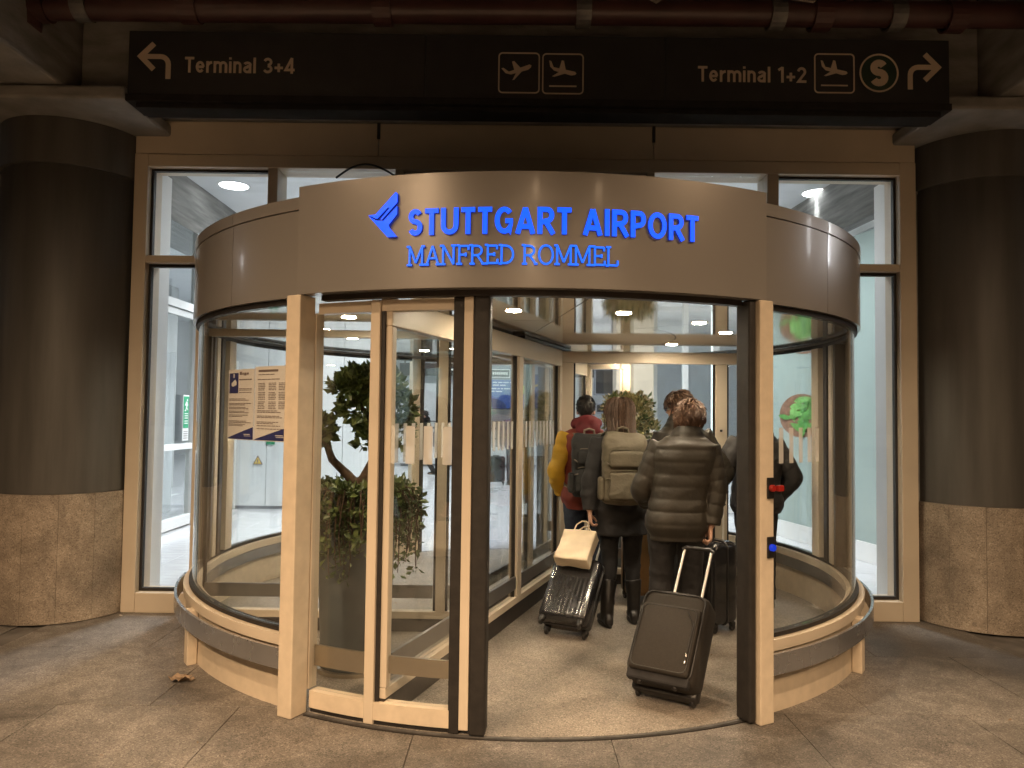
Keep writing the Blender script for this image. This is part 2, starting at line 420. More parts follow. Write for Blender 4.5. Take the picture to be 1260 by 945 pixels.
# ================================================================== THE GROUND
pav = MB().box(-60, 60, -60, 5.9, -0.2, -0.012).box(-60, 60, 5.9, 40, -0.2, -0.02).build('pavement', 'grout'); tag(pav, kind='structure')
random.seed(3)
SL = 0.98
slab_m = MB().box(-SL / 2 + .0018, SL / 2 - .0018, -SL / 2 + .0018, SL / 2 - .0018, -0.012, 0.0).build('paving_slab', 'granite_floor', pav, bevel=0.0015)
first = True
for j in range(-2, 8):
    yc = 6.05 - SL * (j + 0.5)
    for i in range(-6, 7):
        xc = -0.1 + SL * (i + (0.5 if j % 2 else 0.0)) + 0.12
        if yc > 5.2 and abs(xc - CX) > 3.6: continue
        if yc > 6.2: continue
        mw = Matrix.Translation((xc, yc, random.uniform(-0.0008, 0.0008)))
        if first: slab_m.matrix_local = mw; first = False
        else: inst(slab_m, 'paving_slab', pav, mw)
# wide plain pavement beyond the slabs that can be told apart
og = MB()
for (x0, x1, y0, y1) in ((-60, -6.8, -60, 5.9), (6.9, 60, -60, 5.9), (-6.8, 6.9, -60, -1.8), (-6.8, -3.6, 4.1, 5.9), (3.8, 6.9, 4.1, 5.9)):
    og.box(x0, x1, y0, y1, -0.010, -0.003)
tag(og.build('pavement_field', 'granite_floor'), kind='structure')
rd = MB().box(-60, 60, -30, -12, -0.0025, 0.0015).build('road', 'road_asphalt'); tag(rd, kind='structure')

# floor inside the revolving door, with its thin metal threshold ring
df = empty('drum_floor', (0, 0, 0), kind='structure')
MB().lathe([(0, -0.006), (2.555, -0.006), (2.555, 0.004), (0, 0.004)], (CX, CY, 0), 96).build('floor_disc', 'granite_drum', df)
MB().arc(-27, 27, 2.562, 2.580, -0.005, 0.0055, 40).build('threshold_strip', 'galvanised', df)
MB().arc(153, 207, 2.562, 2.580, -0.005, 0.0055, 40).build('threshold_strip', 'galvanised', df)
MB().arc(-27, 27, 2.590, 2.600, -0.005, 0.005, 40).build('threshold_groove', 'black_seal', df)

# ================================================================== THE HALL BEHIND
hf = MB().box(-13, 13, 5.9, 27, -0.019, -0.010).build('hall_floor', 'tile_grout'); tag(hf, kind='structure')
tl = MB().box(-.448, .448, -.298, .298, -0.011, -0.002).build('floor_tile', 'tile', hf, bevel=0.002)
first = True
for j in range(0, 16):
    for i in range(-7, 8):
        xc = 0.9 * i + (0.45 if j % 2 else 0); yc = 6.25 + 0.6 * j
        d = math.hypot(xc - CX, yc - CY)
        if d < 2.2 or abs(xc) > 6.4: continue
        mw = Matrix.Translation((xc, yc, random.uniform(-.0006, .0006)))
        if first: tl.matrix_local = mw; first = False
        else: inst(tl, 'floor_tile', hf, mw)
ft = MB()
for (x0, x1, y0, y1) in ((-13, -6.4, 5.95, 15.6), (6.8, 13, 5.95, 15.6), (-13, 13, 15.62, 27)): ft.box(x0, x1, y0, y1, -0.010, -0.004)
tag(ft.build('hall_floor_far', 'tile'), kind='structure')
tag(MB().box(-13, 13, 6.15, 27, 4.8, 4.95).build('hall_ceiling', 'white_wall'), kind='structure')
tag(MB().box(-13, 13, 27, 27.2, -.02, 4.8).build('hall_back_wall', 'white_wall'), 'white wall closing off the far end of the arrivals hall', 'wall', kind='structure')
for s, nm in ((-1, 'hall_left_wall'), (1, 'hall_right_wall')):
    tag(MB().box(min(s * 13, s * 13.2), max(s * 13, s * 13.2), 6.15, 27.2, -.02, 4.95).build(nm, 'white_wall'), kind='structure')
# concrete beams of the hall
b1 = MB().box(-5.3, -4.5, 6.2, 20, 4.1, 4.8).build('concrete_beam', 'board_concrete')
tag(b1, 'board-marked grey concrete beam under the white ceiling behind the left upper window', 'beam', kind='thing')
b2 = MB().beam((4.55, 6.4), (3.75, 20), 0.8, 4.1, 4.8, 0.4).build('concrete_beam', 'board_concrete')
tag(b2, 'board-marked grey concrete beam under the white ceiling behind the right upper window', 'beam', kind='thing')

# hall downlights
def downlight(x, y, z, r, lampm, label, group, ringm='white_paint', near=False):
    t = empty('ceiling_downlight', (x, y, z), 0, label, 'ceiling light', group)
    MB().lathe([(r, 0), (r * 1.22, -0.001), (r * 1.22, -0.004), (r, -0.005)], n=24).build('trim_ring', ringm, t)
    MB().lathe([(0.0005, -0.003), (r - .001, -0.003), (r - .001, -0.001), (0.0005, -0.001)], n=24).build('lamp_disc', lampm, t)
    if lampm == 'hall_lamp':
        nm_ = 'beam_lamp' if near else 'hall_lamp'
        ld = bpy.data.lights.get(nm_) or bpy.data.lights.new(nm_, 'SPOT')
        ld.energy = HALL_W * (.5 if near else 1); ld.spot_size = R(50 if near else 128); ld.spot_blend = .7; ld.color = (.93, .97, 1.0); ld.shadow_soft_size = r * .8
        lo = bpy.data.objects.new('hall_lamp', ld); col.objects.link(lo); lo.parent = t; lo.location = (0, 0, -.03)
    return t
downlight(-4.0, 10.5, 4.8, .20, 'hall_lamp', 'round white ceiling light seen through the left upper window', 'round lights in the hall ceiling', near=True)
downlight(4.32, 10.5, 4.8, .20, 'hall_lamp', 'round white ceiling light seen through the right upper window', 'round lights in the hall ceiling', near=True)
for (x, y) in ((-8, 9), (8, 9), (-2.2, 8.2), (2.2, 8.2), (-2.2, 10.5), (1.6, 10.8), (-6.5, 13), (-2.4, 13.4), (2.4, 13.4), (7, 13), (-6, 17), (-2, 17), (2, 17), (6, 17), (-7, 21.5), (-2.4, 21.5), (2.4, 21.5), (7, 21.5)):
    downlight(x, y, 4.8, .19, 'hall_lamp', 'round white downlight in the ceiling of the hall behind the door', 'round lights in the hall ceiling')
am = empty('amber_lamp', (-5.05, 12.1, 4.75), 0, 'amber oval lamp glowing at the edge of the beam behind the left upper window', 'lamp')
MB().ell((0, 0, -.03), (.20, .12, .05)).build('lamp_glass', 'amber_lamp', am, True); MB().ell((0, 0, 0), (.23, .14, .04)).build('housing', 'cream', am, True)

# glazed partitions at both sides of the lobby
def partition(name, label, a, b, n, h, sub=1.1, base=.10, doorh=None):
    t = empty(name, (0, 0, 0), 0, label, 'glass partition')
    a = Vector(a); b = Vector(b); d = (b - a).normalized()
    for i in range(n + 1):
        p = a.lerp(b, i / n); MB().beam(p - d * .045, p + d * .045, .10, 0, h).build('post', 'white_paint', t, bevel=.004)
    for i in range(n):
        p = a.lerp(b, i / n) + d * .047; q = a.lerp(b, (i + 1) / n) - d * .047
        for z0, z1, nm in ((base - .08, base + .06, 'bottom_rail'), (sub - .04, sub + .04, 'middle_rail'), (h - .09, h - .005, 'top_rail')):
            MB().beam(p, q, .08, z0, z1).build(nm, 'white_paint', t, bevel=.004)
        MB().beam(p, q, .012, base + .06, sub - .04).build('pane', 'glass_hall', t)
        MB().beam(p, q, .012, sub + .04, h - .09).build('pane', 'glass_hall', t)
    return t
pl = partition('glass_partition', 'white framed glass partition inside the left facade window', (-4.5, 6.5), (-4.5, 11.8), 4, 2.95)
MB().beam((-4.5, 6.55), (-4.5, 11.75), .14, 2.955, 3.06).build('canopy_rail', 'white_paint', pl)
for i in range(5): MB().beam((-4.5, 6.46 + 1.325 * i), (-4.5, 6.54 + 1.325 * i), .08, 3.065, 4.09).build('upper_post', 'white_paint', pl)
for i in range(4): MB().beam((-4.5, 6.545 + 1.325 * i), (-4.5, 7.78 + 1.325 * i), .012, 3.065, 4.09).build('upper_pane', 'glass_hall', pl)
sw = empty('side_wall', (-6.9, 0, 0), 0, 'pale grey wall with tall panels behind the left glass partition', 'wall')
for i in range(6): MB().box(-.12, 0, 6.3 + 1.5 * i, 7.78 + 1.5 * i, .02, 4.1).build('panel', 'grey_wall', sw, bevel=.004)
for i in range(6): MB().box(.001, .02, 6.45 + 1.5 * i, 7.60 + 1.5 * i, .3, 2.3).build('inset_panel', 'grey_panel2', sw, bevel=.004)
pr = partition('glass_partition', 'white framed glass partition inside the right facade window', (4.3, 6.9), (4.15, 9.4), 2, 3.9, sub=.55, base=.12)
# grey panels beyond the left partition
for k, (x, y) in enumerate(((-6.2, 11.5), (-7.2, 10.4))):
    t = empty('cabinet', (x + .35, y, 0), 0, ('tall grey cabinet behind the left glass partition, nearer the door', 'tall grey cabinet behind the left glass partition, farther out')[k], 'cabinet')
    MB().box(-.5, .5, -.3, .3, 0, 2.5).build('carcass', 'white_wall', t, bevel=.01)
    MB().box(-.42, .42, -.312, -.301, .1, 2.4).build('door_panel', 'grey_panel', t, bevel=.004)
    MB().box(.34, .37, -.33, -.313, 1.0, 1.25).build('handle', 'chrome', t)
# green escape sign on the partition
es = empty('escape_sign', (-4.44, 10.15, 1.18), R(-90), 'tall green and white escape-route sign on the left glass partition', 'sign')
es.rotation_euler = (0, 0, R(90))
MB().box(-.09, .09, -.004, .004, 0, .62).build('board', 'white_paint', es)
MB().box(-.08, .08, -.0075, -.0045, .17, .60).build('green_field', 'exit_green', es)
mb = MB(); mb.ell((.02, -.010, .55), (.014, .003, .016)); mb.poly([(-.01, .53), (.02, .53), (.035, .49), (.05, .49), (.05, .48), (.025, .475), (.02, .45), (.045, .42), (.035, .41), (.005, .44), (-.02, .40), (-.05, .40), (-.05, .412), (-.028, .415), (-.005, .455), (-.02, .49), (-.04, .47), (-.05, .48)], -.011, -.008)
for z in (.36, .33, .30, .26, .23): mb.box(-.05, .05, -.011, -.008, z, z + .012)
mb.build('white_print', 'white_paint', es)
mb = MB()
for z in (.03, .06, .09, .12): mb.box(-.06, .06, -.0085, -.0045, z, z + .008)
mb.build('small_print', 'ink_dark', es)

# white panelled wall on the left of the hall
ww = empty('panel_wall', (0, 0, 0), 0, 'white panelled wall seen through the left curved glass', 'wall')
for i in range(4):
    x = -4.62 + .62 * i
    MB().box(x + .004, x + .616, 12.2, 12.35, .05, 3.2).build('panel', 'white_wall', ww, bevel=.004)
MB().box(-4.62, -2.14, 12.215, 12.34, 0, .048).build('plinth', 'grey_panel', ww)
MB().box(-4.55, -4.48, 12.10, 12.19, 0, 2.4).build('post', 'white_paint', ww)
ws = empty('warning_sign', (-4.13, 12.185, 0.72), 0, 'small yellow warning triangle on the white panel wall', 'sign')
MB().poly([(-.085, 0), (.085, 0), (0, .15)], -.004, 0).build('triangle', 'ink_dark', ws); MB().poly([(-.06, .014), (.06, .014), (0, .12)], -.0075, -.0045).build('yellow_field', 'warn_yellow', ws)
MB().poly([(-.006, .04), (.006, .04), (.010, .085), (-.010, .085)], -.011, -.008).box(-.006, .006, -.011, -.008, .022, .034).build('exclamation_mark', 'ink_dark', ws)
gs = empty('notice', (-3.93, 12.185, 1.05), 0, 'small square green sticker above the warning triangle', 'sticker'); MB().box(-.07, .07, -.005, 0, 0, .15).build('sticker', 'exit_green', gs); MB().box(-.03, .03, -.008, -.0055, .05, .10).build('white_print', 'white_paint', gs)

# teal advertising wall with pictures of food
A = Vector((4.03, 8.0, 0)); Bv = Vector((3.53, 10.65, 0)); dv = (Bv - A).normalized()
adw = empty('advertising_wall', A, math.atan2(dv.y, dv.x), 'teal advertising wall with round pictures of food, right of the door', 'advertising wall')
LW = (Bv - A).length
MB().box(0, LW, -.15, 0, .22, 3.7).build('board', 'teal', adw); MB().box(0, LW, -.16, .012, 0, .218).build('skirting', 'white_paint', adw)
MB().box(-.06, -.002, -.16, .02, 0, 3.72).build('end_trim', 'white_paint', adw)
def plate(u, z, r, cols, seed):
    q = random.Random(seed); f = 0.004
    T = Matrix.Translation((u, 0, z)) @ Matrix.Rotation(math.pi, 4, 'Z')
    mb = MB(); mb.poly([(1.8 * r * math.cos(a * math.pi / 20), r * math.sin(a * math.pi / 20)) for a in range(40)], -f, 0, T, 0)
    for k in range(26):
        a = q.uniform(0, 6.28); d = q.uniform(0, .78) * r; lr = r * q.uniform(.16, .42); th = q.uniform(0, 6.28); f2 = f + .002 + .0006 * k
        pts = []; rim = []
        for s in range(16):
            t = s / 8.0; side = 1 if t < 1 else -1; u_ = -1 + 2 * (t if t < 1 else 2 - t)
            px, pz = lr * u_, side * lr * .36 * max(0, 1 - u_ * u_) ** .8 * (1 - .25 * u_)
            x = d * math.cos(a) + px * math.cos(th) - pz * math.sin(th); zz = d * math.sin(a) + px * math.sin(th) + pz * math.cos(th)
            m = math.hypot(x, zz)
            if m > r: x *= r / m; zz *= r / m
            pts.append((x * 1.8, zz))
        mb.poly(pts, -f2, -f2 + .0015, T, 1 + k % (len(cols) - 1))
    mb.build('food_picture', cols, adw)
plate(1.63, 1.62, .28, ['food_brown', 'food_green', 'food_green2', 'food_green3'], 1)
plate(1.48, 2.85, .44, ['food_brown', 'food_orange', 'food_green', 'food_brown', 'food_green3'], 2)

# cream pillar and lit glass screens seen through the far end of the door
pi = empty('cream_pillar', (1.95, 12.0, 0), 0, 'square cream pillar in the hall behind the round topiary', 'pillar')
MB().box(-.30, .30, -.2, .2, .15, 4.79).build('shaft', 'cream', pi, bevel=.01); MB().box(-.32, .32, -.22, .22, 0, .148).build('plinth', 'grey_panel', pi)
gs2 = partition('glass_partition', 'pale glass screen with white light tubes at the far end of the door', (2.35, 12.3), (4.4, 12.3), 4, 3.0)
for k in range(4):
    x = 2.5 + .5 * k
    t = empty('light_tube', (x, 13.0, 0), 0, ('white vertical light tube in the hall, nearest the cream pillar', 'white vertical light tube in the hall, second from the cream pillar', 'white vertical light tube in the hall, third from the cream pillar', 'white vertical light tube in the hall, farthest from the cream pillar')[k], 'light tube', 'vertical light tubes in the hall')
    MB().tube([(0, 0, .3), (0, 0, 3.1)], .022, 10).build('tube', 'light_tube_white', t, True); MB().tube([(0, 0, .0), (0, 0, .298)], .03, 10).build('foot', 'white_paint', t, True); MB().tube([(0, 0, 3.102), (0, 0, 3.2)], .03, 10).build('cap', 'white_paint', t, True)

# counters, screens and hanging signs at the far end of the hall
def counter(x, label):
    t = empty('check_in_counter', (x, 22.6, 0), 0, label, 'counter', 'white counters at the end of the hall')
    MB().box(-.95, .95, -.35, .35, .08, 1.12).build('body', 'white_wall', t, bevel=.015); MB().box(-1.0, 1.0, -.42, .40, 1.125, 1.17).build('top', 'grey_panel', t, bevel=.01)
    MB().box(-.9, .9, -.30, .30, 0, .078).build('plinth', 'grey_panel', t)
    for k in (-1, 0, 1): MB().box(k * .6 - .27, k * .6 + .27, -.362, -.352, .2, 1.02).build('front_panel', 'white_paint', t, bevel=.003)
for k, x in enumerate((-4.6, -2.4, -.2, 2.0, 4.2)):
    counter(x, ('white counter at the far left end of the hall', 'white counter behind the hooded walker', 'white counter below the blue screen', 'white counter right of the blue screen', 'white counter behind the cream pillar')[k])
pn = empty('white_booth', (-3.35, 24.5, 0), 0, 'tall white booth at the far end of the hall under the left arrow sign', 'booth')
MB().box(-.55, 1.45, -.3, .3, 0, 2.55).build('body', 'white_wall', pn, bevel=.02); MB().box(-.5, 1.4, -.312, -.302, 1.3, 1.34).build('shelf_line', 'grey_panel', pn)
sb = empty('video_screen', (-.15, 21.5, 1.72), 0, 'large blue video screen with white text and a lime dot', 'screen')
MB().box(-1.15, 1.15, 0, .10, 0, 1.02).build('casing', 'plastic_black', sb, bevel=.008); MB().box(-1.11, .62, -.004, -.001, .03, .99).build('blue_picture', 'screen_blue', sb); MB().box(.66, 1.11, -.004, -.001, .03, .99).build('side_picture', 'screen_navy', sb)
mb = MB()
for k, (z, a, b) in enumerate(((.86, -1.05, .35), (.76, -1.05, .2), (.68, -1.05, -.1), (.58, -1.05, .1), (.50, -1.05, -.3))):
    x = a
    q = random.Random(k)
    while x < b:
        l = q.uniform(.06, .2); mb.box(x, x + l, -.008, -.005, z, z + (.06 if k == 0 else .035)); x += l + .03
mb.build('text_line', 'screen_white', sb)
MB().poly([(.37 + .17 * math.cos(a * math.pi / 16), .58 + .17 * math.sin(a * math.pi / 16)) for a in range(32)], -.008, -.005).build('lime_dot', 'screen_lime', sb)
MB().poly([(-.45 + .45 * math.cos(a * math.pi / 16), .04 + .27 * math.sin(a * math.pi / 16)) for a in range(17)], -.008, -.005).build('navy_arc', 'screen_navy', sb)
MB().poly([(.7, .62), (1.08, .74), (1.08, .80), (.7, .68)], -.008, -.005).build('yellow_streak', 'screen_yellow', sb)
MB().box(-.6, -.5, .02, .08, 1.025, 3.05).box(.5, .6, .02, .08, 1.025, 3.05).build('hanger', 'galvanised', sb)
def arrow_pts(x, z, s, d):
    # simple bold arrow pointing d = -1 left / 1 right
    p = [(-.5, 0), (-.08, .42), (.10, .42), (-.20, .09), (.5, .09), (.5, -.09), (-.20, -.09), (.10, -.42), (-.08, -.42)]
    return [(x + s * a * (1 if d < 0 else -1), z + s * b) for a, b in p]
for (x, wd, d, lab) in ((-1.95, 1.55, -1, 'black hanging sign with a white left arrow in the hall'), (1.95, 1.5, 1, 'black hanging sign with a white right arrow in the hall')):
    t = empty('hanging_sign', (x, 18.0, 2.50), 0, lab, 'sign', 'hanging signs in the hall')
    MB().box(-wd / 2, wd / 2, 0, .15, 0, .30).build('panel', 'sign_black', t, bevel=.006)
    ax = wd / 2 - .35 if d < 0 else -wd / 2 + .30
    MB().poly(arrow_pts(ax, .15, .22, d), -.006, -.001).build('arrow', 'sign_lit', t)
    mb = MB(); bx = ax + (.16 if d < 0 else -.16 - .18)
    for a, b, c, e in ((0, .18, .06, .075), (0, .18, .225, .24), (0, .015, .075, .225), (.165, .18, .075, .225)): mb.box(bx + a, bx + b, -.006, -.001, c, e)
    mb.build('pictogram_frame', 'sign_lit', t)
    MB().box(-wd / 2 + .1, -wd / 2 + .14, .05, .1, .302, 2.29).box(wd / 2 - .14, wd / 2 - .1, .05, .1, .302, 2.29).build('hanger', 'galvanised', t)
t = empty('hanging_sign', (-.35, 18.0, 2.42), 0, 'dark hanging sign with a white outlined box above the blue screen', 'sign', 'hanging signs in the hall')
MB().box(-.55, .75, 0, .15, 0, .34).build('panel', 'grey_panel', t, bevel=.006)
MB().box(-.16, .30, -.006, -.001, .05, .25).build('white_box', 'sign_lit', t); MB().box(-.145, .285, -.009, -.0065, .065, .235).build('black_box', 'sign_black', t)
mb = MB()
for k in range(8): mb.box(-.12 + .047 * k, -.09 + .047 * k, -.012, -.0095, .12, .18)
mb.build('white_print', 'sign_lit', t)
MB().box(-.3, -.26, .05, .1, .342, 2.37).box(.5, .54, .05, .1, .342, 2.37).build('hanger', 'galvanised', t)
for k, (x, y, z, wd, ht) in enumerate(((2.35, 17.2, 2.05, .9, .62), (2.55, 17.4, 1.62, 1.2, .25))):
    t = empty('dark_display', (x, y, z), 0, ('dark square display above the round topiary', 'dark low display strip above the round topiary')[k], 'display')
    MB().box(-wd / 2, wd / 2, 0, .1, 0, ht).build('casing', 'grey_panel', t, bevel=.01); MB().box(-wd / 2 + .04, wd / 2 - .04, -.004, -.001, .04, ht - .04).build('glass_front', 'sign_black', t)
    MB().box(-.03, .03, .02, .08, -z, -.002).build('stand', 'galvanised', t)

# ================================================================== THE FACADE
fa = empty('glazed_facade', (0, 5.95, 0), 0, 'cream framed glazed facade on both sides of the revolving door', 'facade')
D0, D1 = -.03, .22     # frame depth in local y
def fbox(nm, x0, x1, z0, z1, m='cream', y0=D0, y1=D1, bev=.005): return MB().box(x0, x1, y0, y1, z0, z1).build(nm, m, fa, bevel=bev)
XL0, XL1, XR0, XR1 = -3.06, -2.95, 3.10, 3.23
fbox('outer_post', XL0, XL1, 0, 3.66); fbox('outer_post', XR0, XR1, 0, 3.66)
fbox('head_rail', XL1 + .001, XR0 - .001, 3.555, 3.655)
fbox('mullion', -1.985, -1.905, 2.82, 3.553); fbox('mullion', 2.035, 2.128, 2.82, 3.553)
fbox('mullion', -.96, -.90, 2.86, 3.553); fbox('mullion', 1.07, 1.13, 2.86, 3.553)
for x0, x1 in ((XL1 + .001, -1.0), (1.2, XR0 - .001)): fbox('transom', x0, x1, 2.775, 2.835, y0=-.025)
for x0, x1 in ((XL1 + .001, -2.48), (2.68, XR0 - .001)): fbox('bottom_rail', x0, x1, 0, .155)
fbox('drum_jamb', -2.53, -2.475, .157, 2.773, y1=.18); fbox('drum_jamb', 2.675, 2.73, .157, 2.773, y1=.18)
for x0, x1 in ((XL1, -1.985), (-1.905, -.96), (1.13, 2.035), (2.128, XR0)): fbox('upper_pane', x0, x1, 2.836, 3.554, 'glass_facade', .05, .062, 0)
for x0, x1 in ((XL1, -2.53), (2.73, XR0)): fbox('lower_pane', x0, x1, .156, 2.774, 'glass_facade', .05, .062, 0)
for x0, x1 in ((XL1, -1.985), (2.128, XR0)):      # dark gaskets and white inner frames round the panes
    for (a, b, c, d) in ((x0, x0 + .02, 2.838, 3.553), (x1 - .02, x1, 2.838, 3.553), (x0 + .021, x1 - .021, 3.535, 3.553)):
        fbox('gasket', a, b, c, d, 'black_seal', .035, .075, 0)
for x0, x1 in ((XL1, -2.53), (2.73, XR0)):
    for (a, b, c, d) in ((x0, x0 + .02, .157, 2.773), (x1 - .02, x1, .157, 2.773), (x0 + .021, x1 - .021, .157, .18), (x0 + .021, x1 - .021, 2.75, 2.773)):
        fbox('gasket', a, b, c, d, 'black_seal', .035, .075, 0)
fbox('inner_post', XL1 - .07, XL1 - .02, .02, 3.6, 'white_paint', .225, .44); fbox('inner_post', XR0 + .02, XR0 + .07, .02, 3.6, 'white_paint', .225, .44)
fbox('middle_infill', -.90, 1.07, 2.86, 3.553, 'fascia_paint', .02, .12)
for k, (x0, x1) in enumerate(((XL0, -1.103), (-1.097, 1.117), (1.123, XR1))): fbox('head_panel', x0, x1, 3.662, 3.93, 'cream', -.02, .15)
fbox('upper_wall', -3.09, 3.26, 3.932, 4.755, 'concrete', -.02, .15, 0)
for x in (-1.10, 1.12): fbox('joint_clip', x - .012, x + .012, 3.80, 3.93, 'black_seal', -.035, -.021, 0)
# the outer walls of the building beyond the columns
for k, (x0, x1) in enumerate(((-14, -3.10), (3.27, 14))):
    wl = empty('building_wall', (0, 0, 0), 0, ('plain rendered wall of the terminal behind the left column', 'plain rendered wall of the terminal behind the right column')[k], 'wall')
    MB().box(x0, x1, 6.0, 6.15, 0, 4.9).build('wall_body', 'concrete', wl)

# ================================================================== COLUMNS, BEAMS, SOFFIT
def column(x, y, r, zb, label):
    t = empty('round_column', (x, y, 0), 0, label, 'column', 'round columns beside the entrance')
    n = 14
    MB().lathe([(0.01, 0), (r - .012, 0), (r - .012, zb - .004)], n=64).build('core', 'grout', t, True)
    for i in range(n):
        a = 360 * i / n
        MB().arc(a + .11, a + 360 / n - .11, r - .03, r + random.uniform(.008, .0092), .006, zb, 8, c=(0, 0)).build('stone_panel', 'granite_base', t, smooth=30)
    MB().lathe([(r - .05, zb + .002), (r - .012, zb + .002), (r - .012, 3.42), (r - .02, 3.43), (r - .02, 3.45)], n=72).build('shaft', 'column_shaft', t, True)
    MB().lathe([(r - .06, 3.451), (r + .003, 3.451), (r + .006, 3.46), (r + .006, 3.80), (r - .1, 3.80)], n=72).build('collar', 'column_shaft', t, True)
    return t
column(-3.59, 6.05, .53, .955, 'dark round column with a speckled stone base, left of the entrance')
column(3.80, 6.10, .54, .94, 'dark round column with a speckled stone base, right of the entrance')
def capital(x0, x1, label):
    t = empty('column_capital', ((x0 + x1) / 2, 5.75, 3.80), 0, label, 'column capital', 'concrete capitals on the round columns')
    h = (x1 - x0) / 2
    MB().box(-h, h, -.55, .75, .002, .10).build('slab', 'concrete', t, bevel=.02)
capital(-4.5, -2.78, 'rough concrete capital on the left column'); capital(3.05, 4.8, 'rough concrete capital on the right column')
def longbeam(x0, x1, label):
    t = empty('canopy_beam', (0, 0, 0), 0, label, 'beam', 'concrete beams of the canopy')
    MB().box(x0, x1, -5, 5.66, 3.91, 4.75).build('beam_body', 'concrete', t, bevel=.02)
    return t
longbeam(-4.6, -3.25, 'wide concrete beam over the left column running towards the road'); longbeam(3.46, 4.8, 'wide concrete beam over the right column running towards the road')
t = empty('canopy_beam', (0, 0, 0), 0, 'concrete lintel beam behind the black direction sign', 'beam', 'concrete beams of the canopy')
MB().box(-3.24, 3.45, 5.45, 5.92, 3.932, 4.75).build('beam_body', 'concrete', t, bevel=.015)
MB().box(-14, -3.26, 5.67, 6.0, 3.91, 4.75).box(3.47, 14, 5.67, 6.0, 3.91, 4.75).build('side_beam', 'concrete', t)
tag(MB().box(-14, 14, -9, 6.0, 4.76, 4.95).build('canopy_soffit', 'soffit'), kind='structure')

# black direction sign
SY = 5.0
ds = empty('direction_sign', (0, SY, 3.73), 0, 'long black direction sign with terminal arrows and aircraft pictograms', 'sign')
SX0, SX1, SZ = -2.65, 2.965, .46
segs = [SX0, -.62, 1.02, SX1]
for i in range(3): MB().box(segs[i] + (.001 if i else 0), segs[i + 1] - .001, 0, .24, .02, SZ).build('panel', 'sign_black', ds, bevel=.003)
MB().box(SX0 - .01, SX1 + .01, -.012, .26, -.03, .018).build('bottom_rail', 'sign_case', ds, bevel=.004)
MB().box(SX0 + .05, SX1 - .05, .02, .20, -.065, -.032).build('lower_ledge', 'sign_case', ds, bevel=.004)
Z0 = -3.73
def stroke(mb, pts, wd, y0=-.004, y1=-.0008):
    """constant-width polyline as mitred outline"""
    L, Rr = [], []
    P = []
    for p in pts:
        if not P or (Vector((p[0], p[1])) - P[-1]).length > 1e-5: P.append(Vector((p[0], p[1])))
    for i, p in enumerate(P):
        if i == 0: d = (P[1] - p).normalized(); nn = Vector((-d.y, d.x)); k = 1
        elif i == len(P) - 1: d = (p - P[i - 1]).normalized(); nn = Vector((-d.y, d.x)); k = 1
        else:
            d0 = (p - P[i - 1]).normalized(); d1 = (P[i + 1] - p).normalized()
            n0 = Vector((-d0.y, d0.x)); n1 = Vector((-d1.y, d1.x)); nn = (n0 + n1).normalized(); k = 1 / max(.35, nn.dot(n0))
        L.append(p + nn * wd / 2 * k); Rr.append(p - nn * wd / 2 * k)
    o = len(mb.v); n = len(P)
    for y in (y0, y1):
        for q in L + Rr: mb.v.append((q.x, y, q.y))
    for i in range(n - 1):
        mb.face([o + i, o + n + i, o + n + i + 1, o + i + 1]); mb.face([o + 2 * n + i, o + 2 * n + i + 1, o + 3 * n + i + 1, o + 3 * n + i])
        mb.face([o + i, o + i + 1, o + 2 * n + i + 1, o + 2 * n + i]); mb.face([o + n + i, o + 3 * n + i, o + 3 * n + i + 1, o + n + i + 1])
    mb.face([o, o + 2 * n, o + 3 * n, o + n]); mb.face([o + n - 1, o + 2 * n - 1, o + 4 * n - 1, o + 3 * n - 1])
    return mb
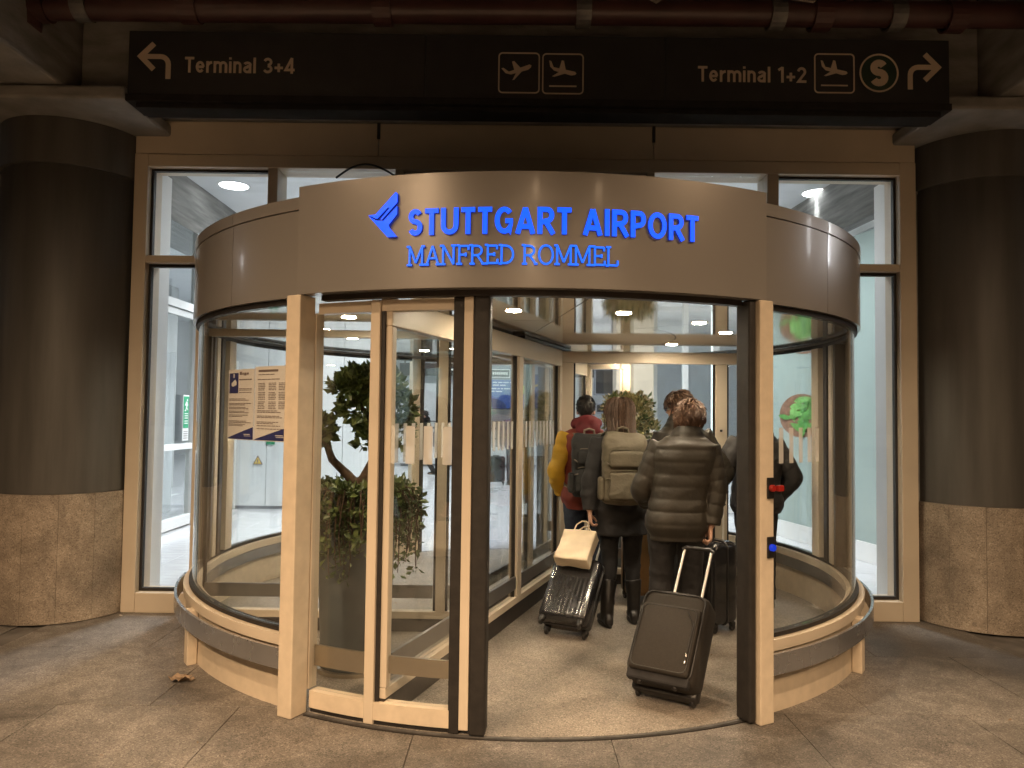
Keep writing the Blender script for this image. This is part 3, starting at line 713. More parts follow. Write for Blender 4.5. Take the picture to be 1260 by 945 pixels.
# plain bold sans letters drawn as strokes: advance, strokes on a unit cap height (w = stroke width)
def arcp(cx_, cz_, rx, rz, a0, a1, n=10): return [(cx_ + rx * math.cos(R(a0 + (a1 - a0) * k / n)), cz_ + rz * math.sin(R(a0 + (a1 - a0) * k / n))) for k in range(n + 1)]
def sans(ch, w):
    h = w / 2; x = .50   # x-height middle helpers below use X
    X = .74
    if ch == 'S': return .62, [arcp(.31, (1 - h + .52) / 2, .29 - h, (1 - h - .52) / 2, 25, 270, 12)[:-1] + arcp(.31, (.52 + h) / 2, .31 - h, (.52 - h) / 2, 90, -155, 12)]
    if ch == 'T': return .60, [[(.0, 1 - h), (.60, 1 - h)], [(.30, 1 - h), (.30, 0)]]
    if ch == 'U': return .74, [[(h, 1), (h, .34)] + arcp(.37, .34, .37 - h, .34 - h, 180, 360, 10) + [(.74 - h, .34), (.74 - h, 1)]]
    if ch == 'G': return .76, [arcp(.40, .5, .40 - h, .5 - h, 42, 330, 16) + [(.76 - h, .20), (.76 - h, .46)], [(.44, .46 + h * .2), (.76, .46 + h * .2)]]
    if ch == 'A': return .80, [[(h * .8, 0), (.40, 1 - h * .4)], [(.40, 1 - h * .4), (.80 - h * .8, 0)], [(.16, .27), (.64, .27)]]
    if ch == 'R': return .70, [[(h, 0), (h, 1)], [(h, 1 - h), (.38, 1 - h)] + arcp(.40, .715 - h * .15, .28 - h, .285 - h * .85, 90, -90, 10) + [(h, .43)], [(.36, .43), (.66, 0)]]
    if ch == 'P': return .66, [[(h, 0), (h, 1)], [(h, 1 - h), (.38, 1 - h)] + arcp(.38, .70 - h * .15, .28 - h, .30 - h * .85, 90, -90, 10) + [(h, .40)]]
    if ch == 'I': return .2, [[(.1, 0), (.1, 1)]]
    if ch == 'O': return .84, [arcp(.42, .5, .42 - h, .5 - h, 0, 360, 26)]
    if ch == ' ': return .26, []
    if ch == 'e': return .56, [[(h, X / 2), (.56 - h * .6, X / 2)], arcp(.28, X / 2, .28 - h, X / 2 - h, 0, 322, 16)]
    if ch == 'r': return .36, [[(h, 0), (h, X)], [(h, X * .55)] + arcp(.36, X * .5, .36 - h, X * .5 - h, 165, 88, 6)]
    if ch in 'nm':
        a = [(h, 0), (h, X)]; b = [(h, X * .55)] + arcp(.26, X - .26, .26 - h, .26 - h, 175, 0, 8) + [(.52 - h, 0)]
        if ch == 'n': return .52, [a, b]
        d = .52 - w; c = [(p + d, q) for p, q in b]; return .52 + d, [a, b, c]
    if ch == 'i': return w + .01, [[(h, 0), (h, X)], [(h, .87), (h, 1.0)]]
    if ch == 'l': return w + .01, [[(h, 0), (h, 1.0)]]
    if ch == 'a': return .54, [arcp(.27, X - .21, .24 - h * .6, .21 - h, 160, 15, 8) + [(.52 - h, X - .28), (.52 - h, 0)], [(.52 - h, X * .58), (.30, X * .58)] + arcp(.25, X * .29 + h * .15, .25 - h, X * .29 - h * .85, 90, 270, 8) + [(.34, h), (.52 - h, X * .25)]]
    if ch == '3': return .58, [arcp(.27, .75 - h * .3, .27 - h * .7, .25 - h * .7, 160, -90, 10), arcp(.27, .27 + h * .1, .31 - h, .27 - h, 90, -160, 10)]
    if ch == '4': return .62, [[(.62, .24), (h * .6, .24), (.44, 1)], [(.44, 1), (.44, 0)]]
    if ch == '1': return .40, [[(.02, .80), (.27, .96)], [(.27, 1), (.27, 0)]]
    if ch == '2': return .58, [arcp(.28, .70, .29 - h, .30 - h, 170, -25, 10) + [(h, h), (.58, h)]]
    if ch == '+': return .58, [[(.02, .36), (.56, .36)], [(.29, .09), (.29, .63)]]
    return .3, []
def write_sans(txt, width, height, wfrac, gap, place, material, parent, name='letter', base=.004, y1=0.0):
    """every letter its own small solid; place(x, z, d) puts a point d proud of the panel"""
    adv = [sans(c, wfrac)[0] for c in txt]; tot = sum(adv) + gap * (len(txt) - 1); x = 0
    for c, a in zip(txt, adv):
        st = sans(c, wfrac)[1]
        if st:
            mb = MB(); pts_w = wfrac * height
            for k, p in enumerate(st):
                m2 = MB(); stroke(m2, [((x + u) * width / tot, v * height) for u, v in p], pts_w, -(base + .0006 * k), -y1)
                mb.f += [tuple(i + len(mb.v) for i in q_) for q_ in m2.f]; mb.m += m2.m; mb.v += m2.v
            mb.v = [tuple(place(v[0], v[2], -v[1])) for v in mb.v]
            mb.build(name, material, parent)
        x += a + gap
def turn_arrow(x, z, s, d):
    """arrow that rises and turns to the side: d -1 left, 1 right; x,z = bottom of the stem"""
    mb = MB(); arc = [(x, z), (x, z + .10 * s)] + [(x + d * .055 * s * (1 - math.cos(a * math.pi / 10)), z + .10 * s + .055 * s * math.sin(a * math.pi / 10)) for a in range(1, 6)] + [(x + d * .165 * s, z + .155 * s)]
    stroke(mb, arc, .034 * s)
    stroke(mb, [(x + d * .10 * s, z + .245 * s), (x + d * .19 * s, z + .155 * s), (x + d * .10 * s, z + .065 * s)], .036 * s, -.0046, -.0009)
    return mb
turn_arrow(-2.375, 3.855 + Z0, 1.0, -1).build('turn_arrow', 'sign_print', ds)
turn_arrow(2.695, 3.845 + Z0, 1.0, 1).build('turn_arrow', 'sign_print', ds)
write_sans('Terminal 3+4', .75, .108, .155, .12, lambda a, c, d: Vector((-2.262 + a, -d, 3.902 + Z0 + c)), 'sign_print', ds, y1=.0008)
write_sans('Terminal 1+2', .74, .108, .155, .12, lambda a, c, d: Vector((1.245 + a, -d, 3.882 + Z0 + c)), 'sign_print', ds, y1=.0008)
def rframe(mb, x0, x1, z0, z1, r, wd):
    pts = []
    for cx_, cz_, a0 in ((x1 - r, z1 - r, 0), (x0 + r, z1 - r, 90), (x0 + r, z0 + r, 180), (x1 - r, z0 + r, 270)):
        for k in range(5): pts.append((cx_ + r * math.cos(R(a0 + 22.5 * k)), cz_ + r * math.sin(R(a0 + 22.5 * k))))
    return stroke(mb, pts + [pts[0]], wd)
def plane_icon(up):
    # side view of an airliner: fuselage, wing, tail fin
    f = [(-.095, .012), (-.062, -.008), (.062, -.012), (.086, -.002), (.094, .010), (.082, .020), (-.070, .014), (-.098, .052), (-.112, .052)]
    wing = [(-.03, .012), (.018, .012), (-.012, .075), (-.028, .075)]
    wing2 = [(-.022, -.006), (.02, -.008), (-.05, -.05), (-.064, -.05)]
    return f, wing, wing2
def pictogram(x, z, s, tilt, line, parent):
    mb = MB(); rframe(mb, x - s / 2, x + s / 2, z - s / 2, z + s / 2, s * .09, .009); mb.build('pictogram_frame', 'sign_print', parent)
    mb = MB()
    for k, shp in enumerate(plane_icon(True)):
        q = [(x + (a * math.cos(tilt) - b * math.sin(tilt)) * s / .28, z + .015 + (a * math.sin(tilt) + b * math.cos(tilt)) * s / .28) for a, b in shp]
        mb.poly(q, -.004 - .0005 * k, -.0008)
    if line: mb.box(x - s * .34, x + s * .34, -.004, -.0008, z - s * .33, z - s * .295)
    mb.build('aircraft_symbol', 'sign_print', parent)
pictogram(.022, 3.927 + Z0, .275, R(18), False, ds)
pictogram(.322, 3.924 + Z0, .275, R(-14), True, ds)
pictogram(2.177, 3.950 + Z0, .268, R(-14), True, ds)
mb = MB(); c = (2.482, 3.957 + Z0)
mat('disc_green', (0.012, 0.028, 0.016), 0.5)
MB().poly([(c[0] + .122 * math.cos(a * math.pi / 24), c[1] + .122 * math.sin(a * math.pi / 24)) for a in range(48)], -.0007, -.0001).build('disc', 'disc_green', ds)
stroke(mb, [(c[0] + .128 * math.cos(a * math.pi / 24), c[1] + .128 * math.sin(a * math.pi / 24)) for a in range(49)], .011); mb.build('circle_frame', 'sign_print', ds)
write_sans('S', .135, .185, .26, 0, lambda a, b, d: Vector((c[0] - .0675 + a, -d, c[1] - .0925 + b)), 'sign_print', ds, y1=.0008)

# red sprinkler pipe with its clamps
rp = empty('sprinkler_pipe', (0, 4.92, 4.30), 0, 'dark red sprinkler pipe running above the direction sign', 'pipe')
MB().tube([(-3.24, 0, 0), (4.2, 0, .03)], .085, 20).build('pipe', 'pipe_red', rp, True)
MB().tube([(-3.15, 0, -.005), (-3.27, .0, -.005), (-3.30, 0, -.04), (-3.30, .0, -.14)], [.098, .098, .10, .09], 16).build('elbow', 'pipe_red', rp, True)
for x in (-2.92, .45, 1.75, 2.55): MB().arc(0, 360, .086, .10, -.05, .05, 20, c=(0, 0)).build('clamp', 'galvanised', rp).matrix_local = Matrix.Translation((x, 0, .01)) @ Matrix.Rotation(R(90), 4, 'Y')
for x in (-2.92, .45, 1.75, 2.55): MB().tube([(x, 0, .09), (x, 0, .46)], .008, 6).build('hanger_rod', 'galvanised', rp)
for x in (-2.2, -.9, 2.05, 2.95): MB().arc(0, 360, .086, .105, -.06, .06, 20, c=(0, 0)).build('coupling', 'pipe_red', rp).matrix_local = Matrix.Translation((x, 0, .01)) @ Matrix.Rotation(R(90), 4, 'Y')
p2 = empty('sprinkler_pipe', (0, 4.35, 4.58), 0, 'thinner dark red pipe close under the canopy soffit', 'pipe')
MB().tube([(-3.2, 0, 0), (3.4, 0, 0)], .05, 14).build('pipe', 'pipe_red', p2, True)
MB().tube([(2.1, 0, 0), (2.15, .2, -.05), (2.22, .50, -.18)], .045, 12).build('branch', 'pipe_red', p2, True)
ct = empty('cable_tray', (0, 4.62, 4.60), 0, 'galvanised cable tray above the direction sign', 'cable tray')
MB().box(-3.2, 3.4, -.12, .12, 0, .01).box(-3.2, 3.4, -.125, -.115, .011, .06).box(-3.2, 3.4, .115, .125, .011, .06).build('tray', 'galvanised', ct)
for k in range(14): MB().box(-3.1 + .48 * k, -3.06 + .48 * k, -.13, .13, .062, .075).build('cross_bar', 'galvanised', ct)
cabs = [[(.55, 4.75, 4.6), (.7, 4.78, 4.42), (.92, 4.8, 4.32), (1.1, 4.82, 4.45), (1.3, 4.8, 4.62)], [(1.45, 4.74, 4.62), (1.7, 4.78, 4.36), (1.95, 4.79, 4.33), (2.08, 4.76, 4.5), (2.1, 4.74, 4.65)], [(-1.9, 4.72, 4.6), (-1.3, 4.76, 4.40), (-.6, 4.76, 4.42), (.1, 4.72, 4.6)]]
for k, p in enumerate(cabs):
    tag(MB().tube(p, .010, 6).build('loose_cable', 'cable_grey', None, True), ('thin grey cable drooping above the aircraft pictograms', 'thin grey cable looping above the right terminal text', 'thin grey cable sagging above the left half of the sign')[k], 'cable', 'loose cables above the sign')
tag(MB().tube([(-1.42 + .5 * k / 14, 5.86 - .08 * math.sin(math.pi * k / 14), 3.46 + .085 * math.sin(math.pi * k / 14)) for k in range(15)], .009, 6).build('loose_cable', 'cable_black', None, True), 'thin black cable bowed in front of the second upper window from the left', 'cable')

# canopy lamps (real lamps behind and beside the viewpoint, plus unseen fill lamps added for brightness)
def canopy_spot(x, y, label, watts, cone=149, blend=1.0, colr=(1.0, .69, .42), tilt=0.0):
    t = empty('canopy_downlight', (x, y, 4.75), 0, label, 'ceiling light', 'round lamps under the canopy')
    MB().lathe([(.13, 0), (.13, -.16), (.115, -.16), (.11, -.05)], n=24).build('housing', 'dark_profile', t, True)
    MB().lathe([(.001, -.06), (.108, -.06), (.108, -.055), (.001, -.055)], n=24).build('lamp_disc', 'warm_lamp', t)
    ld = bpy.data.lights.new('canopy_lamp', 'SPOT'); ld.energy = watts; ld.spot_size = R(cone); ld.spot_blend = blend; ld.color = colr; ld.shadow_soft_size = .11
    lo = bpy.data.objects.new('canopy_lamp', ld); col.objects.link(lo); lo.parent = t; lo.location = (0, 0, -.17); lo.rotation_euler = (tilt, 0, 0)
canopy_spot(-2.9, -.5, 'warm round lamp under the canopy behind the viewpoint, left one', SPOT_W)
canopy_spot(2.5, -2.0, 'warm round lamp under the canopy behind the viewpoint, right one', SPOT_W)
canopy_spot(.3, -2.3, 'warm round lamp under the canopy behind the viewpoint, middle one', SPOT_W * .8)
canopy_spot(.3, -6.2, 'unseen warm wide-beam fill lamp added under the canopy, nearest the road', SPOT_W * .08, cone=178, blend=.5)  # added fill light that lifts the dim head panels above the windows
canopy_spot(-2.8, 2.1, 'unseen warm fill lamp added under the canopy near the left column', SPOT_W * .22)  # added fill lamp, brightens the left column base and the floor beside it
canopy_spot(3.0, 2.1, 'unseen warm fill lamp added under the canopy near the right column', SPOT_W * .22)  # its added counterpart for the right column base and side floor
def tube_lamp(x, y, z, label, wall=True):
    t = empty('tube_lamp', (x, y, z), 0, label, 'wall light' if wall else 'ceiling light', 'white tube lamps beside the entrance')
    MB().box(-.06, .06, .02, .05, -.26, .26).build('housing', 'white_paint', t, bevel=.006)
    MB().tube([(0, -.01, -.24), (0, -.01, .24)], .022, 12).build('tube', 'tube_lamp', t, True)
    if wall: MB().box(-.03, .03, .051, 5.998 - y, -.04, .04).build('bracket', 'white_paint', t)
    else: MB().tube([(0, .035, .262), (0, .035, 4.755 - z)], .012, 8).build('hanger_rod', 'galvanised', t)
tube_lamp(-8.6, 5.88, 3.98, 'white tube lamp on the wall beyond the left column')
tube_lamp(5.4, 5.88, 3.47, 'white tube lamp on the wall beyond the right column')
tube_lamp(7.5, 5.2, 4.0, 'white tube lamp hanging from the canopy beyond the right beam', False)

# ================================================================== REVOLVING DOOR: the fixed drum
dr = empty('revolving_door_drum', (0, 0, 0), 0, 'curved drum of the revolving door with blue lit airport lettering', 'revolving door')
PH = 27.8
for s in (-1, 1):
    for base in (0, 180):
        c = base + s * PH + (-.55 if s < 0 else .05)
        MB().arc(c - 1.05, c + 1.05, 2.555, 2.675, 0, 2.218, 3).build('post', 'cream_worn', dr, bevel=.006)
# finger guards at the edges of the openings
for c in (26.05, 206.05): MB().arc(c - .30, c + .68, 2.545, 2.65, .01, 2.217, 2).build('finger_guard', 'black_seal', dr, bevel=.012)
# curved side walls: base, sill, glass, gaskets, head
for a0, a1 in ((PH + 1.75, 180 - PH - 1.75), (-180 + PH + 1.75, -PH - 1.75)):
    s = 1 if a0 > 0 else -1
    MB().arc(a0, a1, 2.50, 2.575, 0, .335, 44).build('base_panel', 'cream_worn', dr, smooth=30)
    MB().arc(a0, a1, 2.485, 2.60, .337, .395, 44).build('sill', 'cream', dr, smooth=30)
    MB().arc(a0, a1, 2.515, 2.565, .397, .42, 44).build('gasket', 'black_seal', dr, smooth=30)
    MB().arc(a0, a1, 2.515, 2.565, 2.19, 2.219, 44).build('gasket', 'black_seal', dr, smooth=30)
    MB().arc(a0, a1, 2.534, 2.546, .421, 2.189, 60).build('curved_glass', 'glass_door', dr, smooth=30)
    MB().arc(a0, a1, 2.478, 2.498, .245, .335, 44).build('inner_rail', 'steel_dark', dr, smooth=30)
    # bumper rail outside, on short posts
    b0, b1 = (a0 - 1.2, 79.5) if s > 0 else (-79.5, a1 + 1.2)
    if s < 0: b0, b1 = -79.5, a1 + 1.2
    MB().arc(b0, b1, 2.640, 2.657, .235, .345, 34).build('bumper_rail', 'steel', dr, smooth=30)
    for pa in (54, 78):
        c = s * pa
        MB().arc(c - .9, c + .9, 2.578, 2.638, 0, .34, 1).build('rail_post', 'cream_worn', dr, bevel=.005)
    # mullions of the curved glass where the facade meets it
    for pa, hw, m in ((82.0, .6, 'dark_profile'), (84.4, 1.0, 'cream'), (87.2, .9, 'dark_profile'), (92.0, 1.5, 'cream')):
        MB().arc(s * pa - hw, s * pa + hw, 2.50, 2.58, .422, 2.188, 2).build('mullion', m, dr, bevel=.004)
# fascia ring with its seams, and the proud front panel
for k in range(8):
    for s in (-1, 1):
        a0 = PH + .35 + (180 - 2 * PH - .7) / 8 * k; a1 = a0 + (180 - 2 * PH - .7) / 8
        p, q = s * (a0 + .06), s * (a1 - .06)
        MB().arc(min(p, q), max(p, q), 2.55, 2.585, 2.222, 2.70, 8).build('fascia_panel', 'fascia_paint', dr, smooth=30)
        MB().arc(min(p, q), max(p, q), 2.54, 2.590, 2.706, 2.775, 8).build('fascia_rim', 'fascia_paint', dr, smooth=30)
for base in (0, 180):
    MB().arc(base - PH - .25, base + PH + .25, 2.56, 2.665, 2.221, 2.80, 48).build('front_panel', 'fascia_paint', dr, smooth=30)
    MB().arc(base - PH + 2.2, base + PH - 2.2, 2.545, 2.60, 2.19, 2.2195, 40).build('door_track', 'dark_profile', dr, smooth=30)
MB().arc(-180, 180, .02, 2.535, 2.72, 2.76, 60).build('roof', 'fascia_paint', dr)
# ceiling of the drum in polished sectors
for k in range(10):
    a = -180 + 36 * k + 8
    MB().arc(a + .12, a + 35.88, 1.26, 2.525, 2.235, 2.255, 12).build('ceiling_panel', 'drum_ceiling', dr, smooth=30)
    MB().arc(a + .2, a + 35.8, .01, 1.25, 2.235, 2.255, 8).build('ceiling_panel', 'drum_ceiling', dr, smooth=30)
# logo and letters standing proud of the front panel
RF = 2.666
def on_front(phi0, z0, sx=1.0):
    return lambda x, z, d: cyl(phi0 + math.degrees(x / RF), RF + d, z0 + z)
f0 = on_front(-13.6, 2.484)
write_sans('STUTTGART AIRPORT', 1.485, .134, .18, .13, f0, 'blue_led', dr, base=.010)
# slab-serif letters of the second line, drawn as strokes on a unit box
def seg(*p): return list(p)
def bowl(x0, x1, z0, z1, a0=90, a1=-90, n=8):
    cz = (z0 + z1) / 2; rz = (z1 - z0) / 2; rx = x1 - x0
    return [(x0 + rx * math.cos(R(a0 + (a1 - a0) * k / n)), cz + rz * math.sin(R(a0 + (a1 - a0) * k / n))) for k in range(n + 1)]
SER = .13
def ser(x, z, wd=SER): return ('s', x - wd, x + wd, z)
SLAB = {
 'M': (1.15, [[(.16, 0), (.16, 1)], [(.16, 1), (.57, .12)], [(.57, .12), (.98, 1)], [(.98, 1), (.98, 0)]], [ser(.16, 0, .17), ser(.98, 0, .17), ser(.09, 1, .11), ser(1.05, 1, .11)]),
 'A': (.98, [[(.12, 0), (.49, 1)], [(.49, 1), (.86, 0)], [(.25, .34), (.73, .34)]], [ser(.12, 0, .15), ser(.86, 0, .15)]),
 'N': (1.02, [[(.18, 0), (.18, 1)], [(.18, 1), (.84, 0)], [(.84, 0), (.84, 1)]], [ser(.18, 0, .16), ser(.10, 1, .12), ser(.84, 1, .16)]),
 'F': (.80, [[(.18, 0), (.18, 1)], [(.18, .96), (.74, .96)], [(.18, .50), (.58, .50)], [(.74, .96), (.74, .74)], [(.58, .6), (.58, .40)]], [ser(.18, 0, .18), ser(.10, 1, .1)]),
 'R': (.95, [[(.18, 0), (.18, 1)], [(.18, .96)] + [(.45, .96)] + bowl(.45, .76, .46, .96) + [(.18, .46)], [(.48, .46), (.84, .02)]], [ser(.18, 0, .16), ser(.10, 1, .1), ser(.86, 0, .11)]),
 'E': (.84, [[(.18, 0), (.18, 1)], [(.18, .96), (.74, .96)], [(.18, .50), (.58, .50)], [(.18, .04), (.78, .04)], [(.74, .96), (.74, .76)], [(.78, .04), (.78, .26)], [(.58, .6), (.58, .40)]], [ser(.10, 0, .1), ser(.10, 1, .1)]),
 'D': (.98, [[(.18, 0), (.18, 1)], [(.18, .96)] + [(.42, .96)] + bowl(.42, .88, .04, .96, n=12) + [(.18, .04)]], [ser(.10, 0, .1), ser(.10, 1, .1)]),
 'O': (1.04, [[(.52 + .42 * math.cos(k * math.pi / 12), .5 + .49 * math.sin(k * math.pi / 12)) for k in range(25)]], []),
 'L': (.84, [[(.18, 0), (.18, 1)], [(.18, .04), (.76, .04)], [(.76, .04), (.76, .30)]], [ser(.10, 0, .1), ser(.18, 1, .16)]),
 ' ': (.42, [], []),
}
txt = 'MANFRED ROMMEL'; tot = sum(SLAB[c][0] for c in txt); hx = 1.060 / tot; hz = .094; x = 0
f1 = on_front(-13.7, 2.335)
for ch in txt:
    wdt, st, se = SLAB[ch]
    if st:
        mb = MB(); lay = 0
        for p in st:
            m2 = MB(); stroke(m2, [(x + a * hx, b * hz) for a, b in p], .0098, -(.008 + .0006 * lay), 0); lay += 1
            mb.f += [tuple(i + len(mb.v) for i in q) for q in m2.f]; mb.m += m2.m; mb.v += m2.v
        for (_, a, b, z) in se:
            zz = z * hz; mb.box(x + a * hx, x + b * hx, -(.008 + .0006 * lay), 0, zz - (.004 if z == 0 else .006), zz + (.006 if z == 0 else .004)); lay += 1
        mb.v = [tuple(f1(v[0], v[2], -v[1])) for v in mb.v]
        mb.build('letter', 'blue_led2', dr)
    x += wdt * hx
# swift-like logo: two feathers
fl = on_front(-18.35, 2.478)
def fpoly(pts, d): 
    mb = MB(); mb.poly(pts, -d, 0); mb.v = [tuple(fl(v[0], v[2], -v[1])) for v in mb.v]; return mb
fpoly([(.0, .122), (.042, .124), (.152, .232), (.162, .222), (.162, .178), (.078, .094), (.07, .098), (.118, .150), (.112, .156), (.052, .100)], .015).build('logo_wing', 'blue_led', dr)
fpoly([(.004, .117), (.048, .092), (.088, .088), (.162, .160), (.162, .118), (.118, .066), (.122, .050), (.162, .004), (.112, .003)], .016).build('logo_body', 'blue_led', dr)
for o in list(dr.children):
    if o.name.split('.')[0] in ('letter', 'logo_wing', 'logo_body'):
        o.data.materials.append(M['blue_side'])
        for p in o.data.polygons:
            q_ = Vector((p.center.x - CX, p.center.y - CY, 0)).normalized()
            if abs(p.normal.dot(q_)) < .7: p.material_index = 1
# switches on the right post
def button(phi, z, m, nm):
    b = MB().arc(phi - .5, phi + .5, 2.6755, 2.686, z - .055, z + .055, 1).build('button_plate', 'plastic_black', dr, bevel=.003)
    p = cyl(phi, 2.686, z); T = Matrix.Translation(p) @ Matrix.Rotation(R(phi), 4, 'Z') @ Matrix.Rotation(R(90), 4, 'X')
    mb = MB(); mb.lathe([(.0005, .020), (.015, .020), (.018, .015), (.018, 0), (.0005, 0)], n=20); mb.v = [tuple(T @ Vector(v)) for v in mb.v]
    mb.build(nm, m, b, True)
button(28.25, 1.225, 'red_plastic', 'emergency_button'); button(28.25, .915, 'button_blue', 'access_button')
MB().box(-.018, .022, -.012, .012, -.016, .016, T=Matrix.Translation(cyl(28.95, 2.712, 1.225)) @ Matrix.Rotation(R(29), 4, 'Z')).build('button_guard', 'red_plastic', dr, bevel=.005)
# vertical safety stripes on the curved side glass
def stripes(angs, r, z0, z1, hw, parent, m='decal'):
    for a in angs: MB().arc(a - hw, a + hw, r, r + .002, z0, z1, 1).build('safety_stripe', m, parent)
stripes([-69 + 1.5 * k for k in range(5)], 2.548, 1.32, 1.52, .30, dr); stripes([31.5 + 2.1 * k for k in range(6)], 2.548, 1.34, 1.54, .42, dr)

# lamps in the drum ceiling
for x, y, lab in ((.005, 4.56, 'warm ceiling downlight beside the black edge of the door wing'), (.69, 4.61, 'warm ceiling downlight above the person with the khaki backpack'), (1.27, 5.05, 'warm ceiling downlight above the brown puffer jacket'),
                  (1.62, 5.64, 'warm ceiling downlight close to the right black finger guard'), (1.42, 6.62, 'warm ceiling downlight just in front of the far glass wing'), (1.25, 8.3, 'warm ceiling downlight above the round topiary'),
                  (.45, 7.9, 'warm ceiling downlight behind the end of the long wing'), (-1.10, 4.97, 'warm ceiling downlight above the crown of the gnarled tree'), (-1.47, 5.78, 'warm ceiling downlight behind the left door post'),
                  (-1.1, 5.9, 'warm ceiling downlight behind the cross wing, left of the centre stile'), (-1.38, 6.4, 'warm ceiling downlight deeper in the left half of the drum'), (-.9, 7.6, 'warm ceiling downlight at the back of the left half of the drum')):
    downlight(x, y, 2.234, .048, 'drum_lamp', lab, 'warm downlights in the drum ceiling', 'chrome')

# ================================================================== REVOLVING DOOR: the rotor
ro = empty('revolving_door_rotor', (0, 0, 0), 0, 'glazed turning wings of the revolving door in cream frames', 'revolving door wing')
def rot180(o):
    """second half of the rotor: the same piece turned half a turn about the axis"""
    c = o.copy(); col.objects.link(c); c.parent = ro
    c.matrix_local = Matrix.Translation((CX, CY, 0)) @ Matrix.Rotation(math.pi, 4, 'Z') @ Matrix.Translation((-CX, -CY, 0)); return c
half = []
def part(o): half.append(o); return o
# T-shaped end: two curved glazed panels
part(MB().arc(-27.0, -8.9, 2.49, 2.545, 2.128, 2.185, 16).build('curved_head_rail', 'cream', ro, smooth=30))
part(MB().arc(-26.9, -8.9, 2.49, 2.56, .030, .118, 16).build('curved_bottom_rail', 'cream_worn', ro, smooth=30))
part(MB().arc(-26.9, -7.7, 2.50, 2.548, .006, .028, 16).build('brush_seal', 'black_seal', ro, smooth=30))
part(MB().arc(-27.6, -27.2, 2.49, 2.55, .12, 2.127, 1).build('stile', 'cream', ro))
part(MB().arc(-19.2, -17.95, 2.485, 2.565, .006, 2.186, 2).build('centre_stile', 'cream', ro, bevel=.005))
part(MB().arc(-17.9, -17.45, 2.50, 2.55, .12, 2.127, 1).build('gasket', 'black_seal', ro))
part(MB().arc(-9.0, -7.75, 2.49, 2.56, .006, 2.19, 2).build('edge_stile', 'black_seal', ro, bevel=.004))
part(MB().arc(-7.72, -6.65, 2.49, 2.575, .03, 2.19, 1).build('edge_cover', 'cream', ro, bevel=.004))
part(MB().arc(-6.62, -4.75, 2.46, 2.58, .006, 2.215, 2).build('edge_seal', 'black_seal', ro, bevel=.012))
part(MB().arc(-27.15, -19.25, 2.518, 2.528, .119, 2.126, 8).build('curved_pane', 'glass_door', ro, smooth=30))
part(MB().arc(-17.4, -9.05, 2.518, 2.528, .119, 2.126, 8).build('curved_pane', 'glass_door', ro, smooth=30))
part(MB().arc(-27.15, -19.25, 2.496, 2.512, .235, .345, 8).build('inner_rail', 'brass_band', ro, smooth=30))
part(MB().arc(-17.4, -9.05, 2.496, 2.512, .255, .345, 8).build('inner_rail', 'brass_band', ro, smooth=30))
for a in (-17.2, -14.7, -12.5, -10.2):
    part(MB().arc(a - .05, a + 1.05, 2.530, 2.532, 1.335, 1.53, 1).build('safety_stripe', 'decal', ro))
# long straight wing
W0 = Vector((-.66, 3.88, 0)); W1 = Vector((.44, 7.0, 0)); wd = (W1 - W0).normalized()
def wing(a, b, posts, base=.13, head=2.05, cut_end=0.0, stripe=0):
    a = Vector(a); b = Vector(b); d = (b - a).normalized(); L = (b - a).length
    part(MB().beam(a, b, .07, head, 2.2).build('head_rail', 'cream', ro, bevel=.005))
    part(MB().beam(a, b, .05, .008, base).build('kick_plate', 'dark_profile', ro, bevel=.004))
    part(MB().beam(a, b, .065, base + .002, base + .055).build('bottom_rail', 'cream', ro, bevel=.004))
    for t0, t1 in posts: part(MB().beam(a + d * t0, a + d * t1, .072, base + .056, head - .001).build('stile', 'cream', ro, bevel=.005))
    edges = [0] + [x for p in posts for x in p] + [L]
    for k in range(0, len(edges), 2):
        if edges[k + 1] - edges[k] < .1: continue
        p, q = a + d * edges[k], a + d * edges[k + 1]
        part(MB().beam(p, q, .010, base + .056, head - .001).build('pane', 'glass_door', ro))
        for e, f in ((p, p + d * .018), (q - d * .018, q)): part(MB().beam(e, f, .03, base + .057, head - .002).build('gasket', 'black_seal', ro))
        part(MB().beam(p + d * .02, q - d * .02, .02, .25, .345, off=.022).build('inner_rail', 'steel_dark', ro))
        if stripe:
            n = int((edges[k + 1] - edges[k]) / stripe)
            for i in range(n):
                c = p + d * (stripe * (i + .5)); part(MB().beam(c, c + d * (stripe * .42), .002, 1.33, 1.54, off=.007).build('safety_stripe', 'decal', ro))
Lw = (W1 - W0).length
wing(W0, W1, [(0, .05), (2.06, 2.16), (Lw - .08, Lw)], stripe=.098)
# cross wing with the sliding leaf, at right angles to the photograph
part(MB().beam((.05, 6.0), (.52, 7.25), .11, 2.202, 2.232).build('drive_cover', 'dark_profile', ro, bevel=.004))
for o in half: rot180(o)
wing((.475, 7.1), (2.42, 7.1), [(0, .11), (1.46, 1.57), (1.86, 1.945)], base=.10, head=2.09)
part(MB().box(1.97, 1.995, 7.04, 7.06, 1.45, 1.475).build('lock', 'chrome', ro, bevel=.004))
wing((-2.24, 5.5), (-.275, 5.5), [(1.70, 1.77), (1.91, 1.965)], base=.10, head=2.145)

